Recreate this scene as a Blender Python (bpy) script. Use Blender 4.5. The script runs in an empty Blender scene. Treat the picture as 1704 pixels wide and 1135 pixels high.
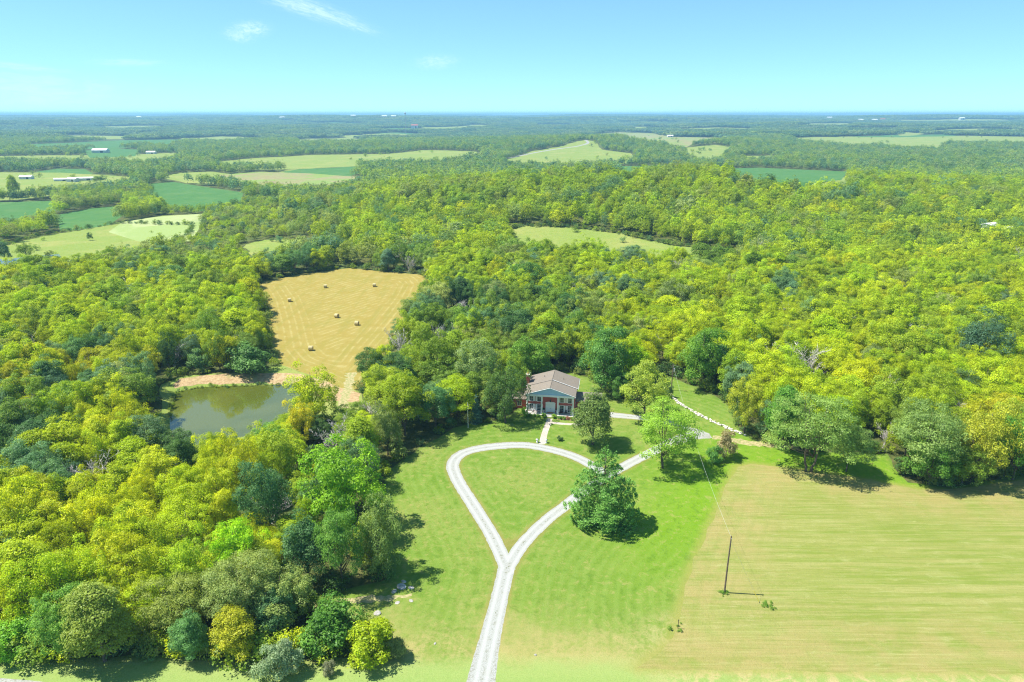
import bpy, bmesh, math, random
import numpy as np
from mathutils import Vector
from mathutils.geometry import delaunay_2d_cdt
rad = math.radians
scene = bpy.context.scene
root_col = scene.collection

# ------------------------------------------------------------------ camera
CAM_Z, PITCH, FPX = 76.0, rad(18.42), 1136.0
cam_data = bpy.data.cameras.new('camera'); cam_data.lens = 24.0; cam_data.sensor_width = 36.0
cam_data.clip_start = 1.0; cam_data.clip_end = 60000.0
cam = bpy.data.objects.new('camera', cam_data); root_col.objects.link(cam)
cam.location = (0, 0, CAM_Z); cam.rotation_euler = (math.pi/2 - PITCH, 0, 0)
scene.camera = cam

# ------------------------------------------------------------------ light
SUN_EL, SUN_AZ = rad(60), rad(-85)          # azimuth measured clockwise from +Y
to_sun = Vector((math.cos(SUN_EL)*math.sin(SUN_AZ), math.cos(SUN_EL)*math.cos(SUN_AZ), math.sin(SUN_EL)))
sun_data = bpy.data.lights.new('sun', 'SUN'); sun_data.energy = 4.6; sun_data.angle = rad(0.53)
sun_data.color = (1.0, 0.955, 0.86)
sun = bpy.data.objects.new('sun', sun_data); root_col.objects.link(sun)
sun.rotation_euler = to_sun.to_track_quat('Z', 'Y').to_euler(); sun.location = (-300, 0, 500)

world = bpy.data.worlds.new('World'); scene.world = world; world.use_nodes = True
wn, wl = world.node_tree.nodes, world.node_tree.links
for n in list(wn): wn.remove(n)
w_out = wn.new('ShaderNodeOutputWorld'); w_bg = wn.new('ShaderNodeBackground'); w_bg.inputs['Strength'].default_value = 0.11
sky = wn.new('ShaderNodeTexSky'); sky.sky_type = 'NISHITA'; sky.sun_disc = False
sky.sun_elevation = SUN_EL; sky.sun_rotation = SUN_AZ; sky.altitude = 200; sky.air_density = 0.5; sky.dust_density = 0.1; sky.ozone_density = 3.0
wl.new(w_bg.outputs[0], w_out.inputs['Surface'])

scene.view_settings.view_transform = 'Standard'; scene.view_settings.look = 'None'
scene.view_settings.exposure = 1.0; scene.view_settings.gamma = 1.0
scene.view_settings.use_curve_mapping = False
scene.render.engine = 'CYCLES'
scene.cycles.max_bounces = 6; scene.cycles.diffuse_bounces = 3; scene.cycles.glossy_bounces = 2
scene.cycles.transmission_bounces = 3; scene.cycles.transparent_max_bounces = 4; scene.cycles.volume_bounces = 0
scene.cycles.use_denoising = True; scene.cycles.denoising_prefilter = 'NONE'; scene.cycles.pixel_filter_type = 'BLACKMAN_HARRIS'; scene.cycles.filter_width = 1.15

# ------------------------------------------------------------------ pixel -> place
def smooth(a, b, x):
    t = np.clip((x - a)/(b - a), 0, 1); return t*t*(3 - 2*t)
def ray(u, v):
    a, b = (u - 852)/FPX, -(v - 567.5)/FPX
    s, c = math.sin(PITCH), math.cos(PITCH)
    return a, b*s + c, b*c - s                 # x right, y forward, z up
def flat(u, v, z=0.0):
    dx, dy, dz = ray(u, v); t = (z - CAM_Z)/dz
    return dx*t, dy*t
def pxof(x, y, z):
    s, c = math.sin(PITCH), math.cos(PITCH)
    dz = z - CAM_Z; dep = y*c - dz*s; up = y*s + dz*c
    return 852 + FPX*x/dep, 567.5 - FPX*up/dep, dep

def seg_dist(P, poly, closed=True):
    P = np.asarray(P, float); V = np.asarray(poly, float)
    A = V if closed else V[:-1]; B = np.roll(V, -1, 0) if closed else V[1:]
    out = np.full(len(P), 1e9)
    for a, b in zip(A, B):
        d = b - a; L = max((d*d).sum(), 1e-9)
        t = np.clip(((P - a) @ d)/L, 0, 1)
        q = a + t[:, None]*d
        out = np.minimum(out, np.hypot(P[:, 0]-q[:, 0], P[:, 1]-q[:, 1]))
    return out
def inside(P, poly):
    P = np.asarray(P, float); V = np.asarray(poly, float); r = np.zeros(len(P), bool)
    x, y = P[:, 0], P[:, 1]; j = len(V) - 1
    for i in range(len(V)):
        xi, yi = V[i]; xj, yj = V[j]
        if yi != yj:
            c = ((yi > y) != (yj > y)) & (x < (xj - xi)*(y - yi)/(yj - yi) + xi); r ^= c
        j = i
    return r
def signed(P, poly):                            # negative inside
    d = seg_dist(P, poly); return np.where(inside(P, poly), -d, d)

POND_Z = -1.3
pond_px = [(296, 652), (330, 645), (400, 642), (484, 641), (500, 646), (504, 658), (488, 682), (440, 712), (400, 728), (340, 740), (296, 738), (284, 712), (284, 680)]
pond = [flat(u, v, POND_Z) for u, v in pond_px]

def wob(x, y, s, ph=0.0):
    return (np.sin(x/s + 1.3*np.sin(y/(s*1.37) + ph) + ph*2.1) + np.sin(y/(s*0.83) + 1.1*np.sin(x/(s*1.21) + ph*1.7) + ph))*0.5
def hgt(x, y):
    x = np.atleast_1d(np.asarray(x, float)); y = np.atleast_1d(np.asarray(y, float))
    r = np.hypot(x, y)
    near = smooth(300, 520, r)
    z = 0.25*wob(x, y, 31, 0.4)*smooth(20, 60, np.hypot(x-10, y-160))
    z = z + near*2.2*wob(x, y, 90, 1.0)
    z = z + 25*np.exp(-((x-60)/290)**2 - ((y-625)/125)**2)*smooth(380, 540, y)
    z = z + 6*np.exp(-((x-420)/320)**2 - ((y-480)/170)**2)*smooth(250, 420, y)
    val = smooth(430, 760, y + 0.25*x*0 + np.where(x < -60, 90, 0)*smooth(60, 200, -x) - 230*smooth(0, 300, x))
    z = z - 15*val
    # rolling country beyond the valley
    far = smooth(1500, 4200, r)
    z = z + far*(17*wob(x, y, 420, 2.0) + 13*wob(x, y, 900, 5.0))
    z = z + smooth(2500, 8200, r)*42
    z = z + 22*np.exp(-((x-330)/420)**2 - ((y-2050)/330)**2)           # hill with the pale farm road
    z = z + smooth(7000, 9500, r)*(10*wob(x, y, 1100, 3.1))
    z = np.where(z > 48, 48 + 13*np.tanh((z-48)/13), z)
    # pond hollow and the low dam beyond it
    near_p = (x > -170) & (x < -20) & (y > 100) & (y < 230)
    if near_p.any():
        d = np.full(len(x), 99.0)
        P = np.stack([x[near_p], y[near_p]], 1); d[near_p] = signed(P, pond)
        z = np.where(d < 6, np.minimum(z, 0)*0 + np.clip((d)/6*1.5 + POND_Z - 0.05, -3.0, 0.15) , z)
    return z
def h1(x, y): return float(hgt(x, y)[0])
def at(u, v):
    dx, dy, dz = ray(u, v)
    if dz > -0.004: dz = -0.004
    ts = np.concatenate([np.linspace(60, 700, 1300), np.geomspace(700, 16000, 900)])
    X, Y, Z = dx*ts, dy*ts, CAM_Z + dz*ts
    g = Z - hgt(X, Y); k = np.argmax(g < 0)
    if g[k] >= 0: k = len(ts) - 1
    t0, t1 = ts[max(k-1, 0)], ts[k]; g0, g1 = g[max(k-1, 0)], g[k]
    t = t0 + (t1 - t0)*(g0/(g0 - g1) if g0 != g1 else 0)
    return dx*t, dy*t
def at3(u, v):
    x, y = at(u, v); return Vector((x, y, h1(x, y)))

# ------------------------------------------------------------------ node helpers
def new_mat(name):
    m = bpy.data.materials.new(name); m.use_nodes = True
    nt = m.node_tree
    for n in list(nt.nodes): nt.nodes.remove(n)
    out = nt.nodes.new('ShaderNodeOutputMaterial')
    return m, nt, out
class NB:
    def __init__(s, nt): s.nt = nt
    def n(s, t, **k):
        x = s.nt.nodes.new(t)
        for a, b in k.items(): setattr(x, a, b)
        return x
    def put(s, sock, v):
        if hasattr(v, 'is_output') or hasattr(v, 'links'): s.nt.links.new(v, sock)
        elif v is not None:
            if isinstance(v, (tuple, list)) and len(v) == 3 and sock.type == 'RGBA': v = (*v, 1)
            sock.default_value = v
    def math(s, op, a, b=0.0, c=None, clamp=False):
        x = s.n('ShaderNodeMath', operation=op, use_clamp=clamp); s.put(x.inputs[0], a); s.put(x.inputs[1], b)
        if c is not None: s.put(x.inputs[2], c)
        return x.outputs[0]
    def noise(s, vec, scale, detail=3, rough=0.55, dist=0.0):
        x = s.n('ShaderNodeTexNoise'); s.put(x.inputs['Vector'], vec); x.inputs['Scale'].default_value = scale
        x.inputs['Detail'].default_value = detail; x.inputs['Roughness'].default_value = rough; x.inputs['Distortion'].default_value = dist
        return x.outputs['Fac']
    def ramp(s, f, lo, hi):
        x = s.n('ShaderNodeMapRange'); x.interpolation_type = 'SMOOTHSTEP'; s.put(x.inputs[0], f); x.inputs[1].default_value = lo; x.inputs[2].default_value = hi
        return x.outputs[0]
    def mix(s, f, a, b, mode='MIX'):
        x = s.n('ShaderNodeMix', data_type='RGBA', blend_type=mode); s.put(x.inputs[0], f); s.put(x.inputs[6], a); s.put(x.inputs[7], b)
        return x.outputs[2]
    def attr(s, name, kind='GEOMETRY'):
        x = s.n('ShaderNodeAttribute', attribute_type=kind, attribute_name=name); return x
    def pos(s): return s.n('ShaderNodeNewGeometry').outputs['Position']
    def scaled(s, v, sc, rot=0.0):
        x = s.n('ShaderNodeMapping'); s.put(x.inputs['Vector'], v); x.inputs['Scale'].default_value = sc; x.inputs['Rotation'].default_value = (0, 0, rot)
        return x.outputs[0]
    def bump(s, h, strength=0.5, dist=0.1):
        x = s.n('ShaderNodeBump'); x.inputs['Strength'].default_value = strength; x.inputs['Distance'].default_value = dist; s.put(x.inputs['Height'], h)
        return x.outputs[0]
def finish(b, out, col, rough=0.9, normal=None, spec=0.15):
    p = b.n('ShaderNodeBsdfPrincipled'); b.put(p.inputs['Base Color'], col); b.put(p.inputs['Roughness'], rough)
    p.inputs['Specular IOR Level'].default_value = spec
    if normal is not None: b.put(p.inputs['Normal'], normal)
    b.nt.links.new(p.outputs[0], out.inputs['Surface'])
    return p
GAIN = dict(lawn=(.74, .72, .60), field=(.57, .62, .50), hay=(.55, .575, .46), pasture=(.88, .88, .74), crop=(.88, .80, .72), palefield=(.60, .68, .52), tanfield=(.82, .82, .80), gravel=(.49, .505, .51))
def gg(b, key, c): return b.mix(1.0, c, GAIN[key], 'MULTIPLY')
def plain(name, col, rough=0.7, var=0.12, scale=3.0, spec=0.3, metal=0.0):
    m, nt, out = new_mat(name); b = NB(nt); tc = b.n('ShaderNodeTexCoord').outputs['Object']
    f = b.noise(tc, scale, 4)
    c = b.mix(b.ramp(f, 0.3, 0.7), tuple(x*(1-var) for x in col), tuple(min(1, x*(1+var)) for x in col))
    p = finish(b, out, c, rough, b.bump(f, 0.25, 0.03), spec); p.inputs['Metallic'].default_value = metal
    return m

# ---- sky colouring and thin clouds
b = NB(world.node_tree)
g0 = b.n('ShaderNodeGamma'); b.put(g0.inputs[0], sky.outputs[0]); g0.inputs[1].default_value = 0.6
gam = b.n('ShaderNodeMix', data_type='RGBA', blend_type='MULTIPLY'); gam.inputs[0].default_value = 1.0; b.put(gam.inputs[6], g0.outputs[0]); gam.inputs[7].default_value = (1.07, 1.72, 1.95, 1)
dirv = b.n('ShaderNodeTexCoord').outputs['Generated']
cloud = 0.0
def cloud_spot(u, v, wu, wv, ang, amt, sc):
    dx, dy, dz = ray(u, v); d = Vector((dx, dy, dz)).normalized()
    rt = Vector((d.y, -d.x, 0)).normalized(); up = rt.cross(d).normalized()
    a = rad(ang); e1 = rt*math.cos(a) + up*math.sin(a); e2 = -rt*math.sin(a) + up*math.cos(a)
    def dot(vv):
        x = b.n('ShaderNodeVectorMath', operation='DOT_PRODUCT'); b.put(x.inputs[0], dirv); x.inputs[1].default_value = tuple(vv); return x.outputs['Value']
    p1 = b.math('MULTIPLY', b.math('SUBTRACT', dot(e1), d.dot(e1)), FPX/wu); p2 = b.math('MULTIPLY', b.math('SUBTRACT', dot(e2), d.dot(e2)), FPX/wv)
    cx = b.n('ShaderNodeCombineXYZ'); b.put(cx.inputs[0], p1); b.put(cx.inputs[1], p2)
    cx.inputs[2].default_value = u*0.013
    f = b.noise(b.scaled(cx.outputs[0], (1.3, 1.0, 1)), sc, 6, 0.65, 0.6)
    r2 = b.math('ADD', b.math('MULTIPLY', p1, p1), b.math('MULTIPLY', p2, p2))
    m = b.math('POWER', 2.718, b.math('MULTIPLY', r2, -0.9))
    front = b.math('GREATER_THAN', dot(d), 0.3)
    return b.math('MULTIPLY', b.math('MULTIPLY', b.ramp(b.math('MULTIPLY', m, b.math('ADD', b.math('MULTIPLY', f, 2.2), -0.45)), 0.05, 0.95), amt), front)
for spec_ in [(515, 14, 75, 12, -15, 0.62, 2.6), (568, 34, 55, 8, -17, 0.5, 3.0), (416, 48, 26, 10, 4, 0.6, 3.0), (396, 59, 20, 9, -8, 0.45, 3.0), (726, 103, 32, 10, 3, 0.35, 3.0), (215, 104, 45, 5, 1, 0.3, 2.0), (40, 150, 120, 22, 0, 0.35, 2.0), (20, 110, 60, 5, -4, 0.3, 2.5)]:
    cloud = b.math('MAXIMUM', cloud, cloud_spot(*spec_))
ccol = b.mix(b.math('MINIMUM', cloud, 1.0), gam.outputs[2], (4.0, 5.4, 5.8))
wl.new(ccol, w_bg.inputs['Color'])

# ------------------------------------------------------------------ object helpers
def tag(o, label=None, cat=None, group=None, kind=None):
    if label: o['label'] = label
    if cat: o['category'] = cat
    if group: o['group'] = group
    if kind: o['kind'] = kind
    return o
def link(o, parent=None):
    root_col.objects.link(o)
    if parent is not None: o.parent = parent
    return o
def empty(name, loc=(0, 0, 0), rz=0.0):
    o = bpy.data.objects.new(name, None); o.location = loc; o.rotation_euler = (0, 0, rz); o.empty_display_size = 0.5
    return link(o)
class MB:
    def __init__(s): s.v, s.f, s.m = [], [], []
    def quad(s, pts, m=0):
        k = len(s.v); s.v += [tuple(p) for p in pts]; s.f.append(tuple(range(k, k+len(pts)))); s.m.append(m)
    def box(s, c, d, m=0, rz=0.0):
        cx, cy, cz = c; dx, dy, dz = d[0]/2, d[1]/2, d[2]/2; k = len(s.v); ca, sa = math.cos(rz), math.sin(rz)
        for z in (-dz, dz):
            for x, y in ((-dx, -dy), (dx, -dy), (dx, dy), (-dx, dy)):
                s.v.append((cx + x*ca - y*sa, cy + x*sa + y*ca, cz + z))
        for f in ((3, 2, 1, 0), (4, 5, 6, 7), (0, 1, 5, 4), (1, 2, 6, 5), (2, 3, 7, 6), (3, 0, 4, 7)):
            s.f.append(tuple(k+i for i in f)); s.m.append(m)
        return s
    def tube(s, pts, rr, n=8, m=0, cap=True):
        pts = [Vector(p) for p in pts]; rings = []
        for i, p in enumerate(pts):
            t = (pts[min(i+1, len(pts)-1)] - pts[max(i-1, 0)]).normalized()
            a = Vector((1, 0, 0)) if abs(t.x) < 0.8 else Vector((0, 1, 0))
            e1 = t.cross(a).normalized(); e2 = t.cross(e1).normalized(); k = len(s.v); r = rr[i] if hasattr(rr, '__len__') else rr
            for j in range(n):
                w = 2*math.pi*j/n; s.v.append(tuple(p + e1*r*math.cos(w) + e2*r*math.sin(w)))
            rings.append(k)
        for a, c in zip(rings[:-1], rings[1:]):
            for j in range(n):
                s.f.append((a+j, a+(j+1) % n, c+(j+1) % n, c+j)); s.m.append(m)
        if cap:
            s.f.append(tuple(rings[0]+j for j in range(n))[::-1]); s.m.append(m); s.f.append(tuple(rings[-1]+j for j in range(n))); s.m.append(m)
        return s
    def mesh(s, name, mats, smooth_=False):
        me = bpy.data.meshes.new(name); me.from_pydata(s.v, [], s.f); me.validate()
        for mt in (mats if isinstance(mats, (list, tuple)) else [mats]): me.materials.append(mt)
        if len(set(s.m)) > 1: me.polygons.foreach_set('material_index', s.m)
        bm = bmesh.new(); bm.from_mesh(me); bmesh.ops.recalc_face_normals(bm, faces=bm.faces); bm.to_mesh(me); bm.free()
        if smooth_: me.polygons.foreach_set('use_smooth', [True]*len(me.polygons))
        return me
    def build(s, name, mats, parent=None, smooth_=False):
        return link(bpy.data.objects.new(name, s.mesh(name, mats, smooth_)), parent)

# ------------------------------------------------------------------ ground layout (target pixels -> ground polygons)
def P(pts): return [at(u, v) for u, v in pts]
def rough_edge(poly, step, amp, rng):
    out = []
    V = [np.array(p) for p in poly]
    for i in range(len(V)):
        a, c = V[i], V[(i+1) % len(V)]; L = np.hypot(*(c-a)); n = max(1, int(L/step))
        nrm = np.array([-(c-a)[1], (c-a)[0]])/max(L, 1e-6)
        for k in range(n):
            t = k/n; p = a + (c-a)*t
            out.append(tuple(p + nrm*rng.normal(0, amp)))
    return out
def catmull(pts, n=8):
    pts = [np.array(p, float) for p in pts]; pts = [2*pts[0]-pts[1]] + pts + [2*pts[-1]-pts[-2]]; out = []
    for i in range(1, len(pts)-2):
        p0, p1, p2, p3 = pts[i-1:i+3]
        for k in range(n):
            t = k/n; out.append(0.5*((2*p1) + (-p0+p2)*t + (2*p0-5*p1+4*p2-p3)*t*t + (-p0+3*p1-3*p2+p3)*t**3))
    out.append(pts[-2]); return out
def resample(pts, step):
    pts = np.array(pts); d = np.r_[0, np.cumsum(np.hypot(*np.diff(pts, axis=0).T))]
    n = max(2, int(d[-1]/step)); s = np.linspace(0, d[-1], n+1)
    return np.stack([np.interp(s, d, pts[:, 0]), np.interp(s, d, pts[:, 1])], 1)
def strip(center, widths, amp, rng):
    C_ = np.array(center); T = np.gradient(C_, axis=0); T /= np.hypot(T[:, 0], T[:, 1])[:, None]
    N = np.stack([-T[:, 1], T[:, 0]], 1); w = np.interp(np.linspace(0, 1, len(C_)), np.linspace(0, 1, len(widths)), widths)/2
    L = C_ + N*(w + rng.normal(0, amp, len(C_)))[:, None]; R = C_ - N*(w + rng.normal(0, amp, len(C_)))[:, None]
    return [tuple(p) for p in L] + [tuple(p) for p in R[::-1]]
rg = np.random.default_rng(5)
def road(px, widths, amp, step=0.7):
    c = resample(catmull([at(u, v) for u, v in px]), step); return c, strip(c, widths, amp, rg)
stem_c, stem = road([(782, 1240), (800, 1135), (816, 1060), (830, 1000), (844, 940)], [5.0, 4.2, 3.3, 2.9, 3.0], 0.045)
left_c, leftp = road([(846, 950), (818, 890), (784, 835), (760, 796), (754, 770), (775, 752), (820, 743), (875, 741), (925, 750), (968, 765), (1006, 788)], [2.7, 2.8, 2.8, 3.0, 3.3, 3.0, 2.8], 0.045)
right_c, rightp = road([(840, 952), (870, 905), (910, 865), (940, 842), (975, 815), (1010, 792), (1040, 775), (1075, 757), (1115, 737), (1150, 722)], [2.6, 2.7, 2.7, 2.8, 2.9, 3.3], 0.045)
court = rough_edge(P([(1118, 742), (1135, 712), (1155, 712), (1180, 721), (1186, 729), (1160, 731), (1138, 737)]), 0.8, 0.12, rg)
arm_c, arm = road([(1150, 722), (1125, 706), (1090, 698), (1055, 694), (1015, 690)], [4.0, 3.0, 2.6, 3.4], 0.045)
walk_c, walk = road([(902, 739), (906, 722), (912, 705), (915, 696.5)], [1.6, 1.5, 1.5], 0.02, 0.6)
walk2_c, walk2 = road([(915, 703), (935, 705), (955, 706), (975, 705)], [1.2, 1.2], 0.02, 0.6)
track_c, track = road([(1186, 727), (1215, 732), (1245, 737), (1290, 741), (1330, 745)], [2.2, 2.6, 2.4, 1.6], 0.25)
wt_c, wtrack = road([(512, 1012), (545, 1006), (590, 1000), (640, 996), (685, 990)], [1.6, 1.7, 1.5, .6], 0.22)
pt_c, ptrack = road([(585, 620), (580, 645), (572, 668), (570, 690), (545, 740)], [3, 2.6, 2.4, 2.4], 0.3)
drive_lines = [stem_c, left_c, right_c, arm_c]

clear_home = P([(-400, 1108), (0, 1086), (110, 1093), (300, 1090), (430, 1096), (560, 1096), (640, 1092), (650, 1070), (600, 1035), (540, 1018), (500, 1016), (505, 1003), (545, 992), (600, 975), (645, 965), (652, 935), (640, 900), (636, 860), (634, 815), (655, 775), (700, 745), (755, 712), (790, 704), (815, 704), (850, 690), (872, 672), (880, 640), (900, 622), (940, 617), (980, 628), (1004, 644), (1022, 664), (1060, 668), (1090, 650), (1100, 628), (1118, 626), (1160, 645), (1215, 672), (1232, 715), (1262, 738), (1330, 752), (1430, 752), (1475, 755), (1490, 778), (1510, 800), (1580, 812), (1640, 800), (1704, 792), (1900, 790), (2300, 800), (2400, 1250), (852, 1500), (-500, 1400)])
field_r = P([(1226, 776), (1250, 772), (1330, 782), (1450, 800), (1530, 815), (1620, 812), (1704, 797), (1900, 794), (2250, 806), (2300, 1112), (1704, 1120), (1400, 1118), (1060, 1112), (1095, 1085), (1122, 1060), (1135, 1000), (1150, 950), (1180, 880), (1205, 820)])
hay = P([(425, 474), (440, 468), (500, 456), (583, 446), (635, 452), (700, 457), (716, 468), (706, 495), (680, 535), (645, 580), (620, 620), (596, 650), (565, 645), (530, 628), (498, 618), (470, 608), (452, 585), (448, 540), (440, 500)])
dam = P([(285, 640), (300, 630), (340, 624), (420, 620), (500, 622), (560, 640), (600, 655), (600, 670), (545, 668), (505, 650), (496, 640), (440, 637), (330, 639), (292, 646)])
pondside = P([(268, 640), (300, 626), (430, 617), (470, 606), (560, 640), (600, 650), (606, 690), (560, 700), (520, 690), (480, 705), (430, 738), (340, 760), (275, 752), (262, 700)])
rs_c, rside = road([(-500, 1128), (-200, 1140), (0, 1154), (180, 1170), (500, 1180), (782, 1200), (1000, 1212)], [5, 5], 0.05, 1.5)
G = {}
def PF(pts, hh=9.5):
    cv = sum(v for _, v in pts)/len(pts); lo = min(v for _, v in pts); hi_v = max(v for _, v in pts); out = []
    for u, v in pts:
        x, y = at(u, v); dep = pxof(x, y, h1(x, y))[2]; f = (v - lo)/max(hi_v - lo, 1e-6)
        out.append(at(u, v + f*hh*FPX/dep*0.95))
    return out
G['mid_clearing'] = PF([(845, 381), (870, 376), (950, 378), (1030, 386), (1110, 400), (1190, 408), (1230, 418), (1200, 432), (1080, 434), (960, 425), (860, 412)], 6.0)
G['rough_clearing'] = PF([(408, 404), (440, 399), (500, 399), (518, 407), (512, 416), (470, 420), (415, 416)], 5.0)
G['meadow_near'] = PF([(-80, 395), (0, 402), (70, 388), (130, 381), (200, 372), (320, 374), (318, 384), (280, 400), (240, 418), (150, 436), (20, 447), (-80, 455)])
G['stubble_pale'] = PF([(180, 374), (205, 364), (270, 358), (338, 356), (330, 372), (318, 382), (240, 384)])
G['crop_mid'] = PF([(250, 305), (290, 303), (340, 309), (405, 316), (400, 330), (330, 338), (272, 334), (258, 322)])
G['brown_field'] = PF([(362, 290), (430, 286), (520, 288), (600, 292), (612, 299), (560, 310), (470, 311), (400, 304)])
G['valley_grass'] = PF([(-200, 286), (-20, 286), (100, 287), (170, 290), (216, 293), (215, 304), (180, 312), (90, 316), (30, 322), (-200, 330)])
G['valley_crop'] = PF([(-200, 336), (0, 336), (85, 334), (92, 345), (88, 360), (40, 368), (-200, 372)])
G['valley_crop_b'] = PF([(95, 352), (150, 345), (205, 342), (210, 350), (180, 362), (100, 368)])
G['pale_strip'] = PF([(350, 266), (430, 260), (520, 256), (640, 255), (700, 250), (795, 252), (800, 262), (720, 268), (600, 270), (470, 274), (380, 274)])
G['teal_strip'] = PF([(685, 262), (720, 258), (735, 261), (730, 267), (690, 268)])
G['road_hill'] = PF([(836, 262), (880, 250), (930, 243), (972, 233), (990, 235), (1002, 247), (1050, 252), (1060, 262), (1010, 270), (900, 273), (850, 270)])
G['tan_hill'] = PF([(975, 224), (1030, 220), (1090, 222), (1120, 227), (1200, 228), (1215, 234), (1150, 237), (1130, 245), (1105, 238), (1060, 233), (1000, 229)])
G['green_slope'] = PF([(1140, 245), (1190, 241), (1215, 244), (1200, 260), (1180, 266), (1145, 258)])
G['crop_right'] = PF([(1185, 281), (1260, 279), (1350, 282), (1410, 284), (1400, 294), (1330, 306), (1240, 300), (1195, 292)])
G['crop_mid_right'] = PF([(1030, 276), (1100, 275), (1165, 278), (1160, 286), (1100, 287), (1035, 284)])
G['crop_low'] = PF([(930, 283), (990, 285), (1060, 288), (1050, 295), (980, 293), (935, 290)])
G['pale_right'] = PF([(1305, 229), (1400, 227), (1500, 228), (1600, 226), (1720, 227), (1800, 229), (1800, 237), (1650, 238), (1500, 238), (1420, 242), (1340, 236)])
G['teal_far_left'] = PF([(40, 238), (120, 236), (200, 233), (310, 232), (300, 239), (180, 243), (60, 245)])
G['teal_far_left_b'] = PF([(140, 249), (180, 246), (230, 248), (225, 255), (150, 257)])
G['green_far_left'] = PF([(-150, 258), (0, 258), (80, 257), (170, 257), (290, 254), (295, 260), (180, 266), (60, 266), (-150, 268)])
G['far_a'] = PF([(1328, 206), (1380, 205), (1425, 205), (1424, 208), (1340, 209)])
G['far_b'] = PF([(160, 210), (260, 209), (330, 210), (250, 213), (170, 213)])
G['far_c'] = PF([(300, 229), (370, 227), (430, 228), (440, 232), (380, 234), (310, 233)])
G['far_d'] = PF([(700, 211), (780, 210), (820, 211), (760, 214), (710, 214)])
G['far_e'] = PF([(1480, 199), (1600, 198), (1700, 199), (1690, 201.5), (1500, 202)])
G['far_f'] = PF([(880, 207), (960, 206), (970, 208), (890, 209)])
G['far_g'] = PF([(1120, 214), (1200, 212), (1260, 213), (1250, 216), (1140, 217)])
G['far_h'] = PF([(560, 224), (640, 222), (690, 223), (680, 226), (580, 227)])
G['far_i'] = PF([(1540, 216), (1640, 214), (1700, 215), (1690, 218), (1560, 219)])
G['green_mid_b'] = PF([(190, 262), (260, 257), (300, 258), (290, 265), (220, 268)])
G['wood_edge_right'] = PF([(1300, 303), (1350, 296), (1420, 295), (1400, 310), (1330, 312)])
_r = np.random.default_rng(77)
for _q in range(30):
    u_c, v_c = _r.uniform(0, 1704), _r.uniform(204, 292)
    if v_c > 268 and u_c > 560 or (v_c > 240 and _r.uniform() < .3): continue
    wu, wv = _r.uniform(25, 90), max(1.2, (v_c - 196)*_r.uniform(.03, .07))
    G[('crop_x%d' if _r.uniform() < .25 else 'grass_x%d') % _q] = PF([(u_c + wu*a + _r.uniform(-6, 6), v_c + wv*c_ + wv*.3*_r.uniform(-1, 1)) for a, c_ in ((-1, 0), (-.6, -.8), (0, -1), (.7, -.8), (1, 0), (.5, .8), (-.4, 1))], 11.0)
roadhill_c, roadhill = road([(845, 263), (880, 256), (920, 249), (962, 243), (978, 238), (974, 233)], [9, 8, 8], 0.3, 12)
farpond = P([(-30, 432), (10, 434), (50, 430), (95, 427), (100, 432), (60, 440), (0, 443), (-30, 444)])
slip = P([(840, 396), (875, 394), (930, 400), (925, 410), (850, 408)])

# order = priority; value = (object name, material key)
regions = [('walk', walk, 'path', 'stone_path'), ('walk2', walk2, 'path', 'stone_path'),
           ('stem', stem, 'gravel_driveway', 'gravel'), ('leftp', leftp, 'gravel_driveway', 'gravel'), ('rightp', rightp, 'gravel_driveway', 'gravel'),
           ('rside', rside, 'gravel_driveway', 'gravel'), ('court', court, 'gravel_driveway', 'gravel'), ('arm', arm, 'gravel_driveway', 'gravel'),
           ('track', track, 'dirt_track', 'dirt'), ('wtrack', wtrack, 'dirt_track', 'dirt'), ('ptrack', ptrack, 'dirt_track', 'dirt'),
           ('pondbed', pond, 'pond_bed', 'mud'), ('hay', hay, 'hay_field', 'hay'), ('dam', rough_edge(dam, 2, .3, rg), 'dirt_bank', 'bank'),
           ('roadhill', roadhill, 'farm_road', 'gravel'), ('farpond', farpond, 'farm_pond_bed', 'mud'),
           ('stubble_pale', G['stubble_pale'], 'pale_field', 'palefield')]
for k, v in G.items():
    if k == 'stubble_pale': continue
    if 'crop' in k or 'teal' in k: regions.append((k, v, 'crop_field', 'crop'))
    elif 'brown' in k: regions.append((k, v, 'brown_field', 'tanfield'))
    elif 'tan' in k: regions.append((k, v, 'tan_field', 'tanfield'))
    else: regions.append((k, rough_edge(v, 25 if v[0][1] > 500 else 6, 1.0, rg), 'pasture', 'pasture'))
regions.append(('field_r', rough_edge(field_r, 3, 0.25, rg), 'mown_field', 'field'))
regions.append(('home', rough_edge(clear_home, 3, 0.35, rg), 'lawn', 'lawn'))
regions.append(('pondside', rough_edge(pondside, 3, 0.5, rg), 'rough_grass', 'pasture'))

# ---- one conforming triangulation, split into the regions
pts, edges = [], []
def add_loop(poly):
    k = len(pts); n = len(poly); pts.extend([tuple(map(float, p[:2])) for p in poly]); edges.extend([(k+i, k+(i+1) % n) for i in range(n)])
for r in regions: add_loop(r[1])
for c_ in drive_lines:
    tn = np.gradient(c_, axis=0); tn /= np.hypot(tn[:, 0], tn[:, 1])[:, None]; nn = np.stack([-tn[:, 1], tn[:, 0]], 1)
    for off in (0, .72, -.72): pts.extend([tuple(map(float, q)) for q in (c_ + nn*off)])
def in_view(x, y, extra=60): return (y > 20) & (np.abs(x) < 0.9*y + extra)
gx, gy = np.meshgrid(np.arange(-230, 270, 2.6), np.arange(52, 260, 2.6)); gx = gx.ravel() + rg.uniform(-.5, .5, gx.size); gy = gy.ravel() + rg.uniform(-.5, .5, gy.size)
k = in_view(gx, gy); pts.extend(zip(gx[k].tolist(), gy[k].tolist()))
rr = np.geomspace(4, 22000, 210)
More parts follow.
